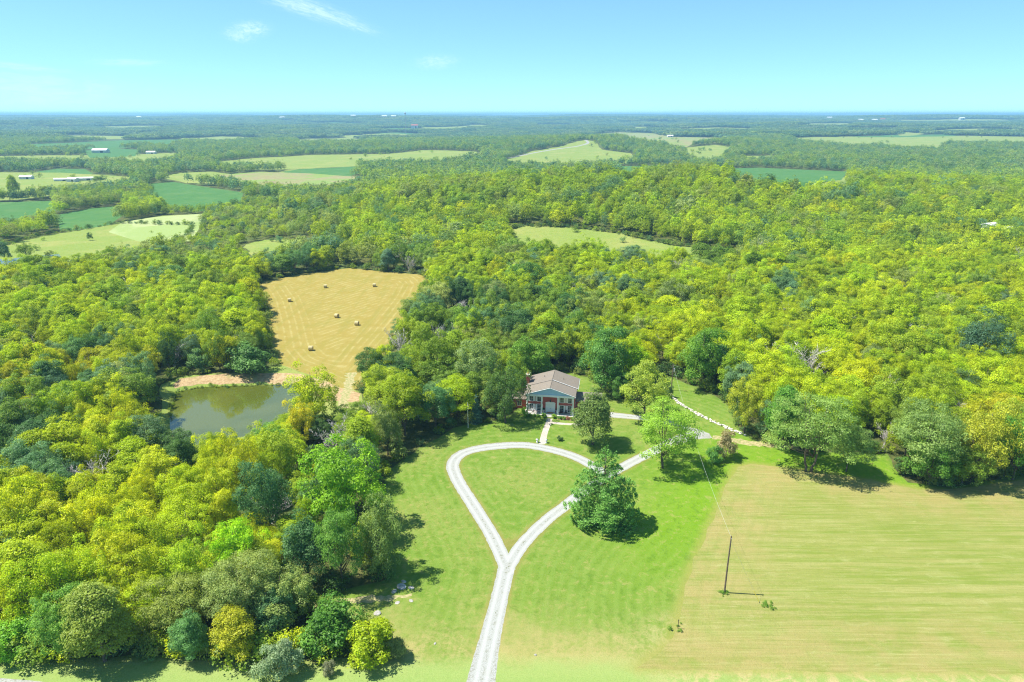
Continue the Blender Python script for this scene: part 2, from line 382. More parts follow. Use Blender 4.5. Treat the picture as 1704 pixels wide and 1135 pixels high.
for r_ in rr:
    for a in np.linspace(-1.15, 1.15, 150):
        x, y = r_*math.sin(a), r_*math.cos(a)
        if 50 < y < 262 and -232 < x < 272 and in_view(x, y): continue
        pts.append((x, y))
    for a in np.linspace(1.2, 2*math.pi-1.2, 26): pts.append((r_*math.sin(a), r_*math.cos(a)))
vv, ee, ff, _, _, _ = delaunay_2d_cdt([Vector(p) for p in pts], edges, [], 0, 1e-4, False)
V2 = np.array([(v.x, v.y) for v in vv]); F = np.array([f for f in ff if len(f) == 3])
Z = hgt(V2[:, 0], V2[:, 1]); C2 = V2[F].mean(1)
own = np.full(len(F), -1)
for i, r in enumerate(regions):
    pl = np.array(r[1]); lo, hi = pl.min(0), pl.max(0)
    c = (own < 0) & (C2[:, 0] > lo[0]) & (C2[:, 0] < hi[0]) & (C2[:, 1] > lo[1]) & (C2[:, 1] < hi[1]); idx = np.nonzero(c)[0]
    own[idx[inside(C2[idx], pl)]] = i
# land-cover attributes
drv = np.full(len(V2), 999.0); nearv = (V2[:, 1] < 330) & (np.abs(V2[:, 0]) < 300); ni = np.nonzero(nearv)[0]
dd = np.full(len(ni), 999.0)
for c in drive_lines: dd = np.minimum(dd, seg_dist(V2[ni], c[::3], False))
drv[ni] = dd
fd = np.full(len(V2), 60.0); fd[ni] = np.clip(signed(V2[ni], field_r), -60, 60)
hd = np.full(len(V2), 60.0); hi_ = np.nonzero((V2[:, 1] < 420) & (V2[:, 1] > 150) & (V2[:, 0] > -180) & (V2[:, 0] < 20))[0]; hd[hi_] = np.clip(signed(V2[hi_], hay), -60, 60)
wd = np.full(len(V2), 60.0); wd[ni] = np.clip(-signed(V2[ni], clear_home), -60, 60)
def ground_obj(name, faces, mat):
    u, inv = np.unique(faces, return_inverse=True); inv = inv.reshape(faces.shape)
    co = np.c_[V2[u], Z[u]]
    a = co[inv[:, 0]]; b_ = co[inv[:, 1]]; c = co[inv[:, 2]]
    nz = (b_-a)[:, 0]*(c-a)[:, 1] - (b_-a)[:, 1]*(c-a)[:, 0]; inv = np.where(nz[:, None] < 0, inv[:, ::-1], inv)
    me = bpy.data.meshes.new(name); me.vertices.add(len(u)); me.vertices.foreach_set('co', co.ravel())
    me.loops.add(inv.size); me.loops.foreach_set('vertex_index', inv.ravel().astype(np.int32))
    me.polygons.add(len(inv)); me.polygons.foreach_set('loop_start', (np.arange(len(inv))*3).astype(np.int32)); me.polygons.foreach_set('use_smooth', [True]*len(inv))
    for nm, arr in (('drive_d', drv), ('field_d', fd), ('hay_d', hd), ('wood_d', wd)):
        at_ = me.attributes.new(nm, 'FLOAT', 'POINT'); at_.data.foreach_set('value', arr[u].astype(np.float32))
    me.update(calc_edges=True); me.materials.append(mat)
    return tag(link(bpy.data.objects.new(name, me)), kind='structure')

# ------------------------------------------------------------------ ground materials
M = {}
def grass_like(key, ca, cb, cdry, stripes=None, dry_amt=0.5, fine=6.0):
    m, nt, out = new_mat(key + '_ground'); b = NB(nt); p = b.pos()
    big = b.noise(p, 0.035, 4, 0.6, 0.5); mid = b.noise(p, 0.22, 4, 0.62); sm = b.noise(p, 1.3, 4, 0.7); fn = b.noise(p, fine, 3, 0.7)
    c = b.mix(b.ramp(mid, 0.3, 0.7), ca, cb)
    dryf = b.math('MULTIPLY', b.ramp(b.math('ADD', b.math('MULTIPLY', big, 0.62), b.math('MULTIPLY', sm, 0.38)), 0.46, 0.66), dry_amt)
    c = b.mix(dryf, c, cdry)
    return m, nt, out, b, p, c, (big, mid, sm, fn)
# lawn
m, nt, out, b, p, c, (big, mid, sm, fn) = grass_like('lawn', (0.150, 0.275, 0.034), (0.205, 0.315, 0.058), (0.38, 0.36, 0.135), dry_amt=0.66)
dr = b.attr('drive_d').outputs['Fac']; fdn = b.attr('field_d').outputs['Fac']; wdn = b.attr('wood_d').outputs['Fac']
sep = b.n('ShaderNodeSeparateXYZ'); b.put(sep.inputs[0], p)
st = b.math('SINE', b.math('ADD', b.math('MULTIPLY', dr, 3.3), b.math('MULTIPLY', mid, 3.0)))
c = b.mix(b.math('MULTIPLY', b.ramp(st, -0.6, 1.0), 0.28), c, (0.27, 0.39, 0.10))
lush = b.math('MULTIPLY', b.ramp(fdn, 26, 3), b.ramp(sep.outputs['Y'], 85, 120))
lush = b.math('MULTIPLY', lush, b.ramp(sep.outputs['X'], 8, 26))
c = b.mix(b.math('MULTIPLY', lush, 0.8), c, (0.185, 0.365, 0.012))
mot = b.noise(p, 0.55, 5, 0.75, 0.4); c = b.mix(b.math('MULTIPLY', b.ramp(mot, 0.53, 0.66), 0.55), c, (0.40, 0.37, 0.15)); c = b.mix(b.math('MULTIPLY', b.ramp(mot, 0.47, 0.36), 0.50), c, (0.10, 0.21, 0.02))
c = b.mix(b.math('MULTIPLY', b.ramp(b.math('ADD', dr, b.math('MULTIPLY', sm, -1.0)), 2.0, 0.9), 0.5), c, (0.33, 0.24, 0.10))
# dry toward the road at the bottom
dryb = b.math('MULTIPLY', b.ramp(b.math('ADD', sep.outputs['Y'], b.math('MULTIPLY', mid, 26)), 108, 88), b.ramp(b.math('ADD', sep.outputs['Y'], b.math('MULTIPLY', sm, 3)), 76.8, 80))
c = b.mix(b.math('MULTIPLY', dryb, b.ramp(b.math('ADD', big, b.math('MULTIPLY', sm, .6)), 0.58, 0.90)), c, (0.48, 0.41, 0.20))
c = b.mix(b.math('MULTIPLY', b.ramp(b.math('ADD', sep.outputs['Y'], b.math('MULTIPLY', mid, 5)), 84.5, 80.5), 0.85), c, (0.33, 0.46, 0.16))
ctr = b.math('MULTIPLY', b.ramp(sep.outputs['X'], 14, 30), b.ramp(sep.outputs['Y'], 92, 84)); c = b.mix(b.math('MULTIPLY', ctr, b.ramp(b.noise(p, 0.35, 6, 0.75, 0.8), 0.44, 0.60)), c, (0.56, 0.48, 0.27))
c = b.mix(b.math('MULTIPLY', b.ramp(b.math('ADD', fdn, b.math('MULTIPLY', sm, 2.2)), 3.4, 0.7), 0.75), c, (0.36, 0.34, 0.11))
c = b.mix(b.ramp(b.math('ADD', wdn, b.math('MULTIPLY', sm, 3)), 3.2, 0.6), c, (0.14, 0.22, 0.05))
c = b.mix(b.math('MULTIPLY', b.ramp(fn, 0.35, 0.75), 0.35), c, (0.12, 0.21, 0.03))
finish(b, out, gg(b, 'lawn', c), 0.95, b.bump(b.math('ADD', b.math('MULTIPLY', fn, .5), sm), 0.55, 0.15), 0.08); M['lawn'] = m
# mown field on the right
m, nt, out, b, p, c, (big, mid, sm, fn) = grass_like('field', (0.375, 0.385, 0.105), (0.44, 0.42, 0.15), (0.52, 0.42, 0.20), dry_amt=0.55)
fdn = b.attr('field_d').outputs['Fac']
ln = b.noise(b.scaled(p, (0.035, 0.95, 0.1), rad(-3)), 1.0, 5, 0.65, 0.2); ln2 = b.noise(b.scaled(p, (0.02, 0.33, 0.1), rad(-2)), 1.0, 3, 0.6)
c = b.mix(b.math('MULTIPLY', b.ramp(ln, 0.44, 0.60), 0.70), c, (0.27, 0.345, 0.055))
c = b.mix(b.math('MULTIPLY', b.ramp(ln2, 0.50, 0.64), 0.45), c, (0.54, 0.46, 0.205))
ed = b.math('SINE', b.math('ADD', b.math('MULTIPLY', fdn, 2.6), b.math('MULTIPLY', mid, 2.5)))
pat = b.noise(b.scaled(p, (0.05, 0.12, 1)), 1.0, 5, 0.65, 0.8); c = b.mix(b.math('MULTIPLY', b.ramp(pat, 0.56, 0.68), 0.35), c, (0.54, 0.42, 0.19)); pat2 = b.noise(b.scaled(p, (0.25, 0.9, 1)), 1.0, 5, 0.75, 0.6); c = b.mix(b.math('MULTIPLY', b.ramp(pat2, 0.54, 0.7), 0.5), c, (0.62, 0.56, 0.30)); c = b.mix(b.math('MULTIPLY', b.ramp(pat2, 0.45, 0.34), 0.4), c, (0.27, 0.32, 0.07))
rim = b.ramp(b.math('ADD', fdn, b.math('MULTIPLY', sm, 3)), -16, -1)
c = b.mix(b.math('MULTIPLY', b.math('MULTIPLY', rim, b.ramp(b.noise(p, 0.13, 4, .65), 0.36, 0.6)), 0.75), c, (0.56, 0.41, 0.20))
fs = b.noise(b.scaled(p, (0.10, 2.6, 0.1), rad(-2)), 1.0, 5, 0.75, 0.3); c = b.mix(b.math('MULTIPLY', b.ramp(fs, 0.50, 0.66), 0.45), c, (0.62, 0.57, 0.27)); c = b.mix(b.math('MULTIPLY', b.ramp(fs, 0.46, 0.34), 0.45), c, (0.27, 0.31, 0.07))
c = b.mix(b.math('MULTIPLY', b.math('MULTIPLY', b.ramp(ed, 0.0, 1.0), b.ramp(fdn, -26, -6)), 0.18), c, (0.34, 0.36, 0.10))
c = b.mix(b.math('MULTIPLY', b.ramp(fn, 0.42, 0.75), 0.35), c, (0.28, 0.29, 0.08))
finish(b, out, gg(b, 'field', c), 0.95, b.bump(b.math('ADD', b.math('MULTIPLY', fn, .6), b.math('ADD', sm, ln)), 0.7, 0.2), 0.08); M['field'] = m
# hay field
m, nt, out, b, p, c, (big, mid, sm, fn) = grass_like('hay', (0.50, 0.37, 0.105), (0.55, 0.42, 0.15), (0.44, 0.38, 0.10), dry_amt=0.6)
hdn = b.attr('hay_d').outputs['Fac']
st = b.math('SINE', b.math('ADD', b.math('MULTIPLY', hdn, 2.6), b.math('MULTIPLY', mid, 3.0)))
px_ = b.n('ShaderNodeSeparateXYZ'); b.put(px_.inputs[0], b.scaled(p, (1, 1, 1), rad(33)))
st2 = b.math('SINE', b.math('ADD', b.math('MULTIPLY', px_.outputs['X'], 2.3), b.math('MULTIPLY', mid, 5.0)))
msk = b.ramp(hdn, -13, -19)
stt = b.mix(msk, st, st2)
c = b.mix(b.math('MULTIPLY', b.math('MULTIPLY', b.ramp(stt, 0.3, 1.0), b.ramp(mid, 0.35, 0.62)), 0.42), c, (0.74, 0.62, 0.33))
c = b.mix(b.math('MULTIPLY', b.ramp(b.noise(b.scaled(p, (0.3, 0.03, 1), rad(-52)), 1.0, 4), 0.48, 0.64), 0.5), c, (0.42, 0.36, 0.09))
c = b.mix(b.math('MULTIPLY', b.ramp(fn, 0.45, 0.75), 0.3), c, (0.36, 0.28, 0.09))
finish(b, out, gg(b, 'hay', c), 0.95, b.bump(b.math('ADD', sm, b.math('MULTIPLY', stt, 0.25)), 0.4, 0.1), 0.08); M['hay'] = m
# pasture
m, nt, out, b, p, c, (big, mid, sm, fn) = grass_like('pasture', (0.20, 0.28, 0.06), (0.27, 0.33, 0.09), (0.40, 0.36, 0.15), dry_amt=0.6)
c = b.mix(b.math('MULTIPLY', b.ramp(mid, 0.52, 0.62), 0.4), c, (0.15, 0.22, 0.05)); c = b.mix(b.math('MULTIPLY', b.ramp(sm, 0.5, 0.7), 0.35), c, (0.12, 0.17, 0.04))
finish(b, out, gg(b, 'pasture', c), 0.95, b.bump(sm, 0.6, 0.3), 0.08); M['pasture'] = m
for key, a_, b_, d_ in (('crop', (0.065, 0.19, 0.048), (0.085, 0.22, 0.055), (0.12, 0.24, 0.07)), ('palefield', (0.52, 0.52, 0.28), (0.58, 0.58, 0.34), (0.42, 0.48, 0.2)), ('tanfield', (0.33, 0.33, 0.13), (0.30, 0.24, 0.14), (0.24, 0.33, 0.08))):
    m, nt, out, b, p, c, (big, mid, sm, fn) = grass_like(key, a_, b_, d_, dry_amt=0.9)
    if key == 'crop':
        rw = b.noise(b.scaled(p, (0.6, 0.02, 1), rad(70)), 1.0, 3); c = b.mix(b.math('MULTIPLY', b.ramp(rw, .45, .6), .3), c, (0.04, 0.15, 0.04))
    else: c = b.mix(b.ramp(b.noise(p, 0.012, 4, .6, 1.0), 0.48, 0.56), c, d_)
    finish(b, out, gg(b, key, c), 0.95, None, 0.08); M[key] = m
# gravel
m, nt, out = new_mat('gravel_ground'); b = NB(nt); p = b.pos(); f1 = b.noise(p, 7, 4, .75); f2 = b.noise(p, 0.7, 4, .6); f3 = b.noise(p, 2.2, 3, .7)
dr = b.attr('drive_d').outputs['Fac']
c = b.mix(b.ramp(f1, 0.3, 0.7), (0.50, 0.49, 0.44), (0.82, 0.81, 0.76))
c = b.mix(b.math('MULTIPLY', b.ramp(f2, 0.5, 0.75), 0.35), c, (0.55, 0.50, 0.40))
mid_g = b.math('MULTIPLY', b.ramp(dr, 0.42, 0.05), b.ramp(b.math('ADD', f3, b.math('MULTIPLY', f2, .6)), 0.83, 1.0))
c = b.mix(b.math('MULTIPLY', mid_g, 0.75), c, (0.24, 0.26, 0.12))
rut = b.math('MULTIPLY', b.ramp(b.math('ABSOLUTE', b.math('SUBTRACT', dr, 0.72)), 0.45, 0.1), 0.5); c = b.mix(rut, c, (0.86, 0.85, 0.80))
edge_g = b.math('MULTIPLY', b.ramp(dr, 0.95, 1.5), b.ramp(f3, 0.45, 0.65)); c = b.mix(b.math('MULTIPLY', edge_g, 0.6), c, (0.34, 0.31, 0.18))
finish(b, out, gg(b, 'gravel', c), 0.95, b.bump(f1, 0.6, 0.06), 0.1); M['gravel'] = m
m, nt, out = new_mat('dirt_ground'); b = NB(nt); p = b.pos(); f1 = b.noise(p, 1.5, 5, .7); c = b.mix(b.ramp(f1, .35, .65), (0.22, 0.24, 0.08), (0.42, 0.34, 0.19)); finish(b, out, c, .95, b.bump(f1, .5, .1), .1); M['dirt'] = m
m, nt, out = new_mat('bank_ground'); b = NB(nt); p = b.pos(); f1 = b.noise(p, 1.1, 5, .75); f2 = b.noise(p, .16, 3); c = b.mix(b.ramp(f1, .35, .65), (0.30, 0.20, 0.10), (0.46, 0.34, 0.19)); c = b.mix(b.math('MULTIPLY', b.ramp(f2, .5, .65), .6), c, (0.2, 0.24, 0.07)); finish(b, out, c, .95, b.bump(f1, .8, .2), .1); M['bank'] = m
m, nt, out = new_mat('mud_ground'); b = NB(nt); p = b.pos(); f1 = b.noise(p, .5, 4); c = b.mix(f1, (0.12, 0.10, 0.04), (0.2, 0.17, 0.08)); finish(b, out, c, .9, None, .1); M['mud'] = m
m, nt, out = new_mat('path_stone'); b = NB(nt); p = b.pos(); f1 = b.noise(p, 3, 5, .7)
bk = b.n('ShaderNodeTexBrick'); b.put(bk.inputs['Vector'], b.scaled(p, (1, 1, 1), rad(10))); bk.inputs['Scale'].default_value = 1.0; bk.inputs['Brick Width'].default_value = .8; bk.inputs['Row Height'].default_value = .6; bk.inputs['Color1'].default_value = (.42, .36, .30, 1); bk.inputs['Color2'].default_value = (.52, .46, .40, 1); bk.inputs['Mortar'].default_value = (.3, .28, .2, 1); bk.inputs['Mortar Size'].default_value = .03
c = b.mix(b.math('MULTIPLY', f1, .4), bk.outputs[0], (.35, .33, .26)); finish(b, out, c, .9, b.bump(f1, .4, .05), .15); M['stone_path'] = m
m, nt, out = new_mat('forest_ground'); b = NB(nt); p = b.pos(); f1 = b.noise(p, .5, 5, .7); f2 = b.noise(p, .05, 3)
c = b.mix(b.ramp(f1, .35, .65), (0.05, 0.075, 0.02), (0.12, 0.12, 0.04)); c = b.mix(b.math('MULTIPLY', b.ramp(f2, .5, .6), .5), c, (0.10, 0.15, 0.04)); finish(b, out, c, .95, b.bump(f1, .8, .4), .05); M['forest'] = m

groups = {}
for i, r in enumerate(regions): groups.setdefault((r[2], r[3]) if r[2] in ('gravel_driveway', 'path', 'mown_field') else (r[2], r[3], i), []).append(i)
for k, ids in groups.items():
    fs = F[np.isin(own, ids)]
    if len(fs): ground_obj(k[0], fs, M[k[1]])
ground_obj('ground', F[own < 0], M['forest'])

# water
m, nt, out = new_mat('pond_water'); b = NB(nt); p = b.pos()
f = b.noise(b.scaled(p, (1, 2.0, 1)), 0.8, 3, .6); f2 = b.noise(p, 0.05, 3)
c = b.mix(b.ramp(f2, .4, .6), (0.080, 0.098, 0.014), (0.105, 0.120, 0.020))
pr = finish(b, out, c, 0.05, b.bump(f, 0.035, 0.04), 0.5); pr.inputs['IOR'].default_value = 2.0; M['water'] = m
def water(name, poly, z):
    mb = MB(); c = np.mean(poly, 0); big = [tuple(c + (np.array(p)-c)*1.06) for p in poly]
    mb.quad([(x, y, z) for x, y in big]); o = mb.build(name, M['water']); return tag(o, kind='structure')
water('pond_water', pond, POND_Z)
zf = max(h1(*p) for p in farpond) + 0.35
water('farm_pond_water', farpond, zf)

# ------------------------------------------------------------------ haze
def add_haze():
    m, nt, out = new_mat('haze_air'); v = nt.nodes.new('ShaderNodeVolumePrincipled')
    v.inputs['Color'].default_value = (0.36, 0.72, 1.0, 1); v.inputs['Density'].default_value = HAZE_D; v.inputs['Anisotropy'].default_value = 0.1
    nt.links.new(v.outputs[0], out.inputs['Volume'])
    mb = MB(); mb.box((0, 0, 26.0), (46000, 46000, 132)); o = mb.build('haze', m); tag(o, kind='stuff')
HAZE_D = 1.25e-4
add_haze()

# ------------------------------------------------------------------ foliage materials
def leaf_mat(name, gloss=0.05, trans=0.32):
    m, nt, out = new_mat(name); b = NB(nt)
    t = b.attr('tint', 'INSTANCER').outputs['Color']; rnd = b.n('ShaderNodeNewGeometry').outputs['Random Per Island']
    cl = b.attr('clump').outputs['Fac']
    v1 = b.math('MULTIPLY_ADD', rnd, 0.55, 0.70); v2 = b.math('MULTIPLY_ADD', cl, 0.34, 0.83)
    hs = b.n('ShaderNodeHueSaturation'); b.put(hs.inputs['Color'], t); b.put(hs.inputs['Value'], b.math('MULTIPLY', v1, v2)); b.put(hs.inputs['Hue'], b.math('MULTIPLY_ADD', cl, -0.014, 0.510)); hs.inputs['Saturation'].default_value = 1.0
    d = b.n('ShaderNodeBsdfDiffuse'); b.put(d.inputs[0], hs.outputs[0])
    tr = b.n('ShaderNodeBsdfTranslucent'); b.put(tr.inputs[0], b.mix(1.0, hs.outputs[0], (1.25, 1.2, 0.55), 'MULTIPLY'))
    mx = b.n('ShaderNodeMixShader'); mx.inputs[0].default_value = trans; nt.links.new(d.outputs[0], mx.inputs[1]); nt.links.new(tr.outputs[0], mx.inputs[2])
    g = b.n('ShaderNodeBsdfGlossy'); g.inputs['Roughness'].default_value = 0.45; g.inputs[0].default_value = (1, 1, 1, 1)
    mx2 = b.n('ShaderNodeMixShader'); mx2.inputs[0].default_value = gloss; nt.links.new(mx.outputs[0], mx2.inputs[1]); nt.links.new(g.outputs[0], mx2.inputs[2])
    nt.links.new(mx2.outputs[0], out.inputs['Surface']); return m
M['leaf'] = leaf_mat('foliage', 0.010, 0.42)
M['bark'] = plain('bark', (0.15, 0.12, 0.09), 0.9, 0.3, 2.0, 0.1)
M['deadbark'] = plain('weathered_bark', (0.50, 0.46, 0.43), 0.9, 0.25, 2.0, 0.1)

# ------------------------------------------------------------------ crowns
def tri_mesh(name, Pc, Nn, size, clump, mats, rng, elong=1.0, extra=None):
    n = len(Pc); Nn = Nn/np.linalg.norm(Nn, axis=1)[:, None]
    a = rng.normal(size=(n, 3)); e1 = np.cross(Nn, a); e1 /= np.linalg.norm(e1, axis=1)[:, None]; e2 = np.cross(Nn, e1)
    s = size*rng.uniform(0.65, 1.35, (n, 1))
    off = np.stack([e1*s*0.62*elong, -e1*s*0.45*elong + e2*s*0.55, -e1*s*0.38*elong - e2*s*0.6], 1) 
    co = (Pc[:, None, :] + off).reshape(-1, 3); fi = np.arange(3*n).reshape(-1, 3); mi = np.zeros(n, int); cl = np.repeat(clump, 3)
    if extra is not None:
        ev, ef = extra; k = len(co); co = np.r_[co, np.array(ev)]; cl = np.r_[cl, np.zeros(len(ev))]
        tri = []
        for f in ef:
            for q in range(1, len(f)-1): tri.append((f[0]+k, f[q]+k, f[q+1]+k))
        fi = np.r_[fi, np.array(tri)]; mi = np.r_[mi, np.ones(len(tri), int)]
    me = bpy.data.meshes.new(name); me.vertices.add(len(co)); me.vertices.foreach_set('co', co.ravel())
    me.loops.add(fi.size); me.loops.foreach_set('vertex_index', fi.ravel().astype(np.int32))
    me.polygons.add(len(fi)); me.polygons.foreach_set('loop_start', (np.arange(len(fi))*3).astype(np.int32)); me.polygons.foreach_set('material_index', mi.astype(np.int32))
    at_ = me.attributes.new('clump', 'FLOAT', 'POINT'); at_.data.foreach_set('value', cl.astype(np.float32))
    for mt in mats: me.materials.append(mt)
    me.update(calc_edges=True); return me
def crown_pts(rng, R=5.5, H=8.5, base=4.0, nc=46, nl=200, kind='round', rc=(0.20, 0.34)):
    """clumps of leaves through an uneven crown volume; returns points, normals, clump value"""
    i = np.arange(nc) + 0.5; ph = math.pi*(1 + 5**0.5)*i; cz = 1 - 1.55*i/nc + rng.normal(0, .05, nc)
    cz = np.clip(cz, -0.6, 0.98); sr = np.sqrt(1-cz**2)
    lob = 1 + 0.16*np.sin(2*ph + rng.uniform(0, 6)) + 0.13*np.sin(3*ph + rng.uniform(0, 6)) + rng.normal(0, 0.10, nc)
    k = rng.uniform(0.55, 0.86, nc)*lob
    if kind == 'flat': cz = np.clip(cz, -0.3, 0.8)
    X = sr*np.cos(ph)*k*R; Y = sr*np.sin(ph)*k*R
    if kind == 'oval': X *= (0.78 - 0.2*cz); Y *= (0.78 - 0.2*cz)
    Zc = base + H*0.42 + cz*k*H*0.52
    if kind in ('round', 'broad'):
        ns_ = 4; sa = rng.uniform(0, 6.28) + np.arange(ns_)*1.57 + rng.normal(0, .35, ns_); so = rng.uniform(.22, .42, ns_)*R; sz = rng.uniform(-.12, .16, ns_)*H
        w_ = rng.integers(0, ns_, nc); X = X*.70 + np.cos(sa[w_])*so[w_]; Y = Y*.70 + np.sin(sa[w_])*so[w_]; Zc = (Zc - base - H*.42)*.92 + base + H*.42 + sz[w_]
    C3 = np.stack([X, Y, Zc], 1); r = rng.uniform(*rc, nc)*R
    if kind == 'flat': r *= rng.uniform(.8, 1.2, nc)
    PP, NN, CC = [], [], []; ctr = np.array([0, 0, base + H*0.3])
    for j in range(nc):
        m_ = int(nl*rng.uniform(0.7, 1.3)*(r[j]/(0.27*R))**1.5); d = rng.normal(size=(m_, 3)); d /= np.linalg.norm(d, axis=1)[:, None]
        out_ = (C3[j]-ctr)/np.linalg.norm(C3[j]-ctr); d = d + out_*0.45 + np.array([0, 0, 0.35]); d /= np.linalg.norm(d, axis=1)[:, None]
        sub = 1 + 0.16*np.sin(d[:, 0]*7 + j)*np.sin(d[:, 1]*7 + 2*j) + 0.12*np.sin(d[:, 2]*9 + j)
        q = rng.uniform(0.70, 1.04, m_)*sub; q = np.where(rng.uniform(size=m_) < .16, q*rng.uniform(1.0, 1.45, m_), q); flt = 0.42 if kind == 'flat' else 0.74
        p = C3[j] + d*(q*r[j])[:, None]*np.array([1, 1, flt]) + rng.normal(0, 0.07, (m_, 3))
        PP.append(p); NN.append(d*0.8 + rng.normal(0, 0.40, (m_, 3)) + np.array([-0.15, 0, 0.65])); CC.append(np.full(m_, rng.uniform(0, 1)) + rng.normal(0, .1, m_))
    return np.concatenate(PP), np.concatenate(NN), np.concatenate(CC), C3
def trunk_mb(rng, C3, H0, r0=0.26, nlimb=7, stems=1, lean=0.0, m=0):
    mb = MB(); top = C3[:, 2].max()
    for s in range(stems):
        a = rng.uniform(0, 6.28); ox, oy = (0, 0) if stems == 1 else (0.5*math.cos(a+s*2.1), 0.5*math.sin(a+s*2.1))
        sp = 0.0 if stems == 1 else 1.6
        pts_ = [(ox, oy, -0.3), (ox*1.1+lean*.3, oy*1.1, H0*0.5), (ox*(1+sp*.6)+lean, oy*(1+sp*.6), H0), (ox*(1+sp)+lean*1.6, oy*(1+sp), H0 + (top-H0)*0.45), (ox*(1+sp*1.3)+lean*2, oy*(1+sp*1.3), top*0.9)]
        mb.tube(pts_, [r0*1.35, r0, r0*0.85, r0*0.5, r0*0.12], 7, m)
        idx = rng.choice(len(C3), min(nlimb, len(C3)), replace=False)
        for j in idx:
            c = C3[j]; t = rng.uniform(0.15, 0.75); z0 = H0 + (min(c[2], top)-H0)*t*0.6; z0 = max(H0*0.8, min(z0, c[2]-0.3))
            p0 = np.array([ox+lean*z0/H0*.8, oy, z0]); p1 = p0*0.55 + c*0.45 + np.array([0, 0, -0.2]); mb.tube([p0, p1, c], [r0*0.42, r0*0.26, r0*0.08], 5, m)
    return mb
PROTO = {}
def make_proto(key, seed, leaf, **kw):
    rng = np.random.default_rng(seed); kws = dict(kw); tr = kws.pop('trunk', {})
    Pc, Nn, CC, C3 = crown_pts(rng, **kws)
    mb = trunk_mb(rng, C3, kws.get('base', 4.0), **tr)
    PROTO[key] = dict(crown=tri_mesh('crown', Pc, Nn, leaf, CC, [M['leaf']], rng), trunk=mb.mesh('trunk', M['bark'], True),
                      R=kws.get('R', 5.5), H=kws.get('base', 4.0)+kws.get('H', 8.5)*0.92, raw=(Pc, Nn, CC, leaf, mb))
    return PROTO[key]
HI = ['round_a', 'round_b', 'round_c', 'round_d', 'broad_a', 'broad_b', 'oval_a', 'oval_b', 'airy_a', 'airy_b', 'shrub_a', 'shrub_b']
for i, k in enumerate('abcd'): make_proto('round_'+k, 10+i, 0.205, R=5.6, H=10.6+0.4*i, base=0.9, nc=74+6*i, nl=310, rc=(0.13, 0.28))
for i, k in enumerate('ab'): make_proto('broad_'+k, 20+i, 0.205, R=6.6, H=9.8, base=1.0, kind='broad', nc=100, nl=270, rc=(0.10, 0.23))
for i, k in enumerate('ab'): make_proto('oval_'+k, 30+i, 0.205, R=5.0, H=12.6, base=0.9, nc=76, nl=290, kind='oval', rc=(0.16, 0.32))
for i, k in enumerate('ab'): make_proto('airy_'+k, 40+i, 0.19, R=6.2, H=11.8, base=1.7, nc=84, nl=270, kind='flat', rc=(0.15, 0.30), trunk=dict(nlimb=14, r0=0.2, stems=2 if i == 0 else 1))
for i, k in enumerate('ab'): make_proto('shrub_'+k, 50+i, 0.17, R=2.6, H=4.4, base=0.1, nc=30, nl=190, rc=(0.25, 0.42), trunk=dict(nlimb=5, r0=0.08))

# conifers
def conifer(key, seed, R, H, base, whorls, per, nneedle, leaf, droop, plume):
    rng = np.random.default_rng(seed); PP, NN, CC, tips = [], [], [], []; mb = MB()
    mb.tube([(0, 0, -.3), (0, 0, H*0.5), (0, 0, H*.97)], [R*0.055+.08, R*0.03+.05, .03], 8)
    for w in range(whorls):
        t = w/(whorls-1); z = base + (H-base)*t**0.92*0.96; L = R*(1-t**(1.5 if key == 'pine' else 1.0))**(0.8)*rng.uniform(.88, 1.08)
        if t < 0.15: L *= 0.80 + t
        n = max(3, int(per*(1-t*0.6)))
        for j in range(n):
            a = 2*math.pi*(j + rng.uniform(-.3, .3))/n + w*1.9; l = max(0.3, L*rng.uniform(.80, 1.10)); e = np.array([math.cos(a), math.sin(a), 0])
            zz = z + rng.normal(0, .2); tip = e*l + np.array([0, 0, zz - droop*l + 0.07*l*l/R]); mb.tube([(0, 0, zz), e*l*.55 + np.array([0, 0, zz - droop*l*.6]), tip], [.07*l/R+.02, .04, .01], 4)
            m_ = int(nneedle*(l/R)**1.2)+14
            s = rng.uniform(0.18, 1.0, m_)**0.75; cpos = np.array([0, 0, zz])*(1-s)[:, None] + tip*s[:, None]
            npl = max(2, int(l*1.1)); cidx = np.clip((s*npl).astype(int), 0, npl); sc = (cidx+rng.uniform(.2, .8))/npl
            cpos = cpos*0.6 + 0.4*(np.array([0, 0, zz])*(1-sc)[:, None] + tip*sc[:, None])
            side = rng.normal(0, plume*(0.32+0.25*l/R), m_)*(1.1-0.45*s); perp = np.array([-e[1], e[0], 0])
            cpos = cpos + perp*side[:, None] + np.stack([np.zeros(m_)]*2 + [rng.normal(0.10, plume*0.10, m_) - np.abs(side)*.12], 1)
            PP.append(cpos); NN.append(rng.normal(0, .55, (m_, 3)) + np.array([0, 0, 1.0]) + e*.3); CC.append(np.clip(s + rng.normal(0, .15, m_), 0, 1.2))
    Pc, Nn, CC = map(np.concatenate, (PP, NN, CC))
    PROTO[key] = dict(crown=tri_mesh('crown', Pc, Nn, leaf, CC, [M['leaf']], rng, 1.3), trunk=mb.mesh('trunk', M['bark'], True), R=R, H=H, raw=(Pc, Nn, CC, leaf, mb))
conifer('pine', 71, 8.2, 16.5, 0.9, 13, 9, 640, 0.19, 0.06, 1.6)
conifer('spruce', 72, 2.2, 7.5, 0.2, 16, 11, 90, 0.17, 0.16, 0.8)

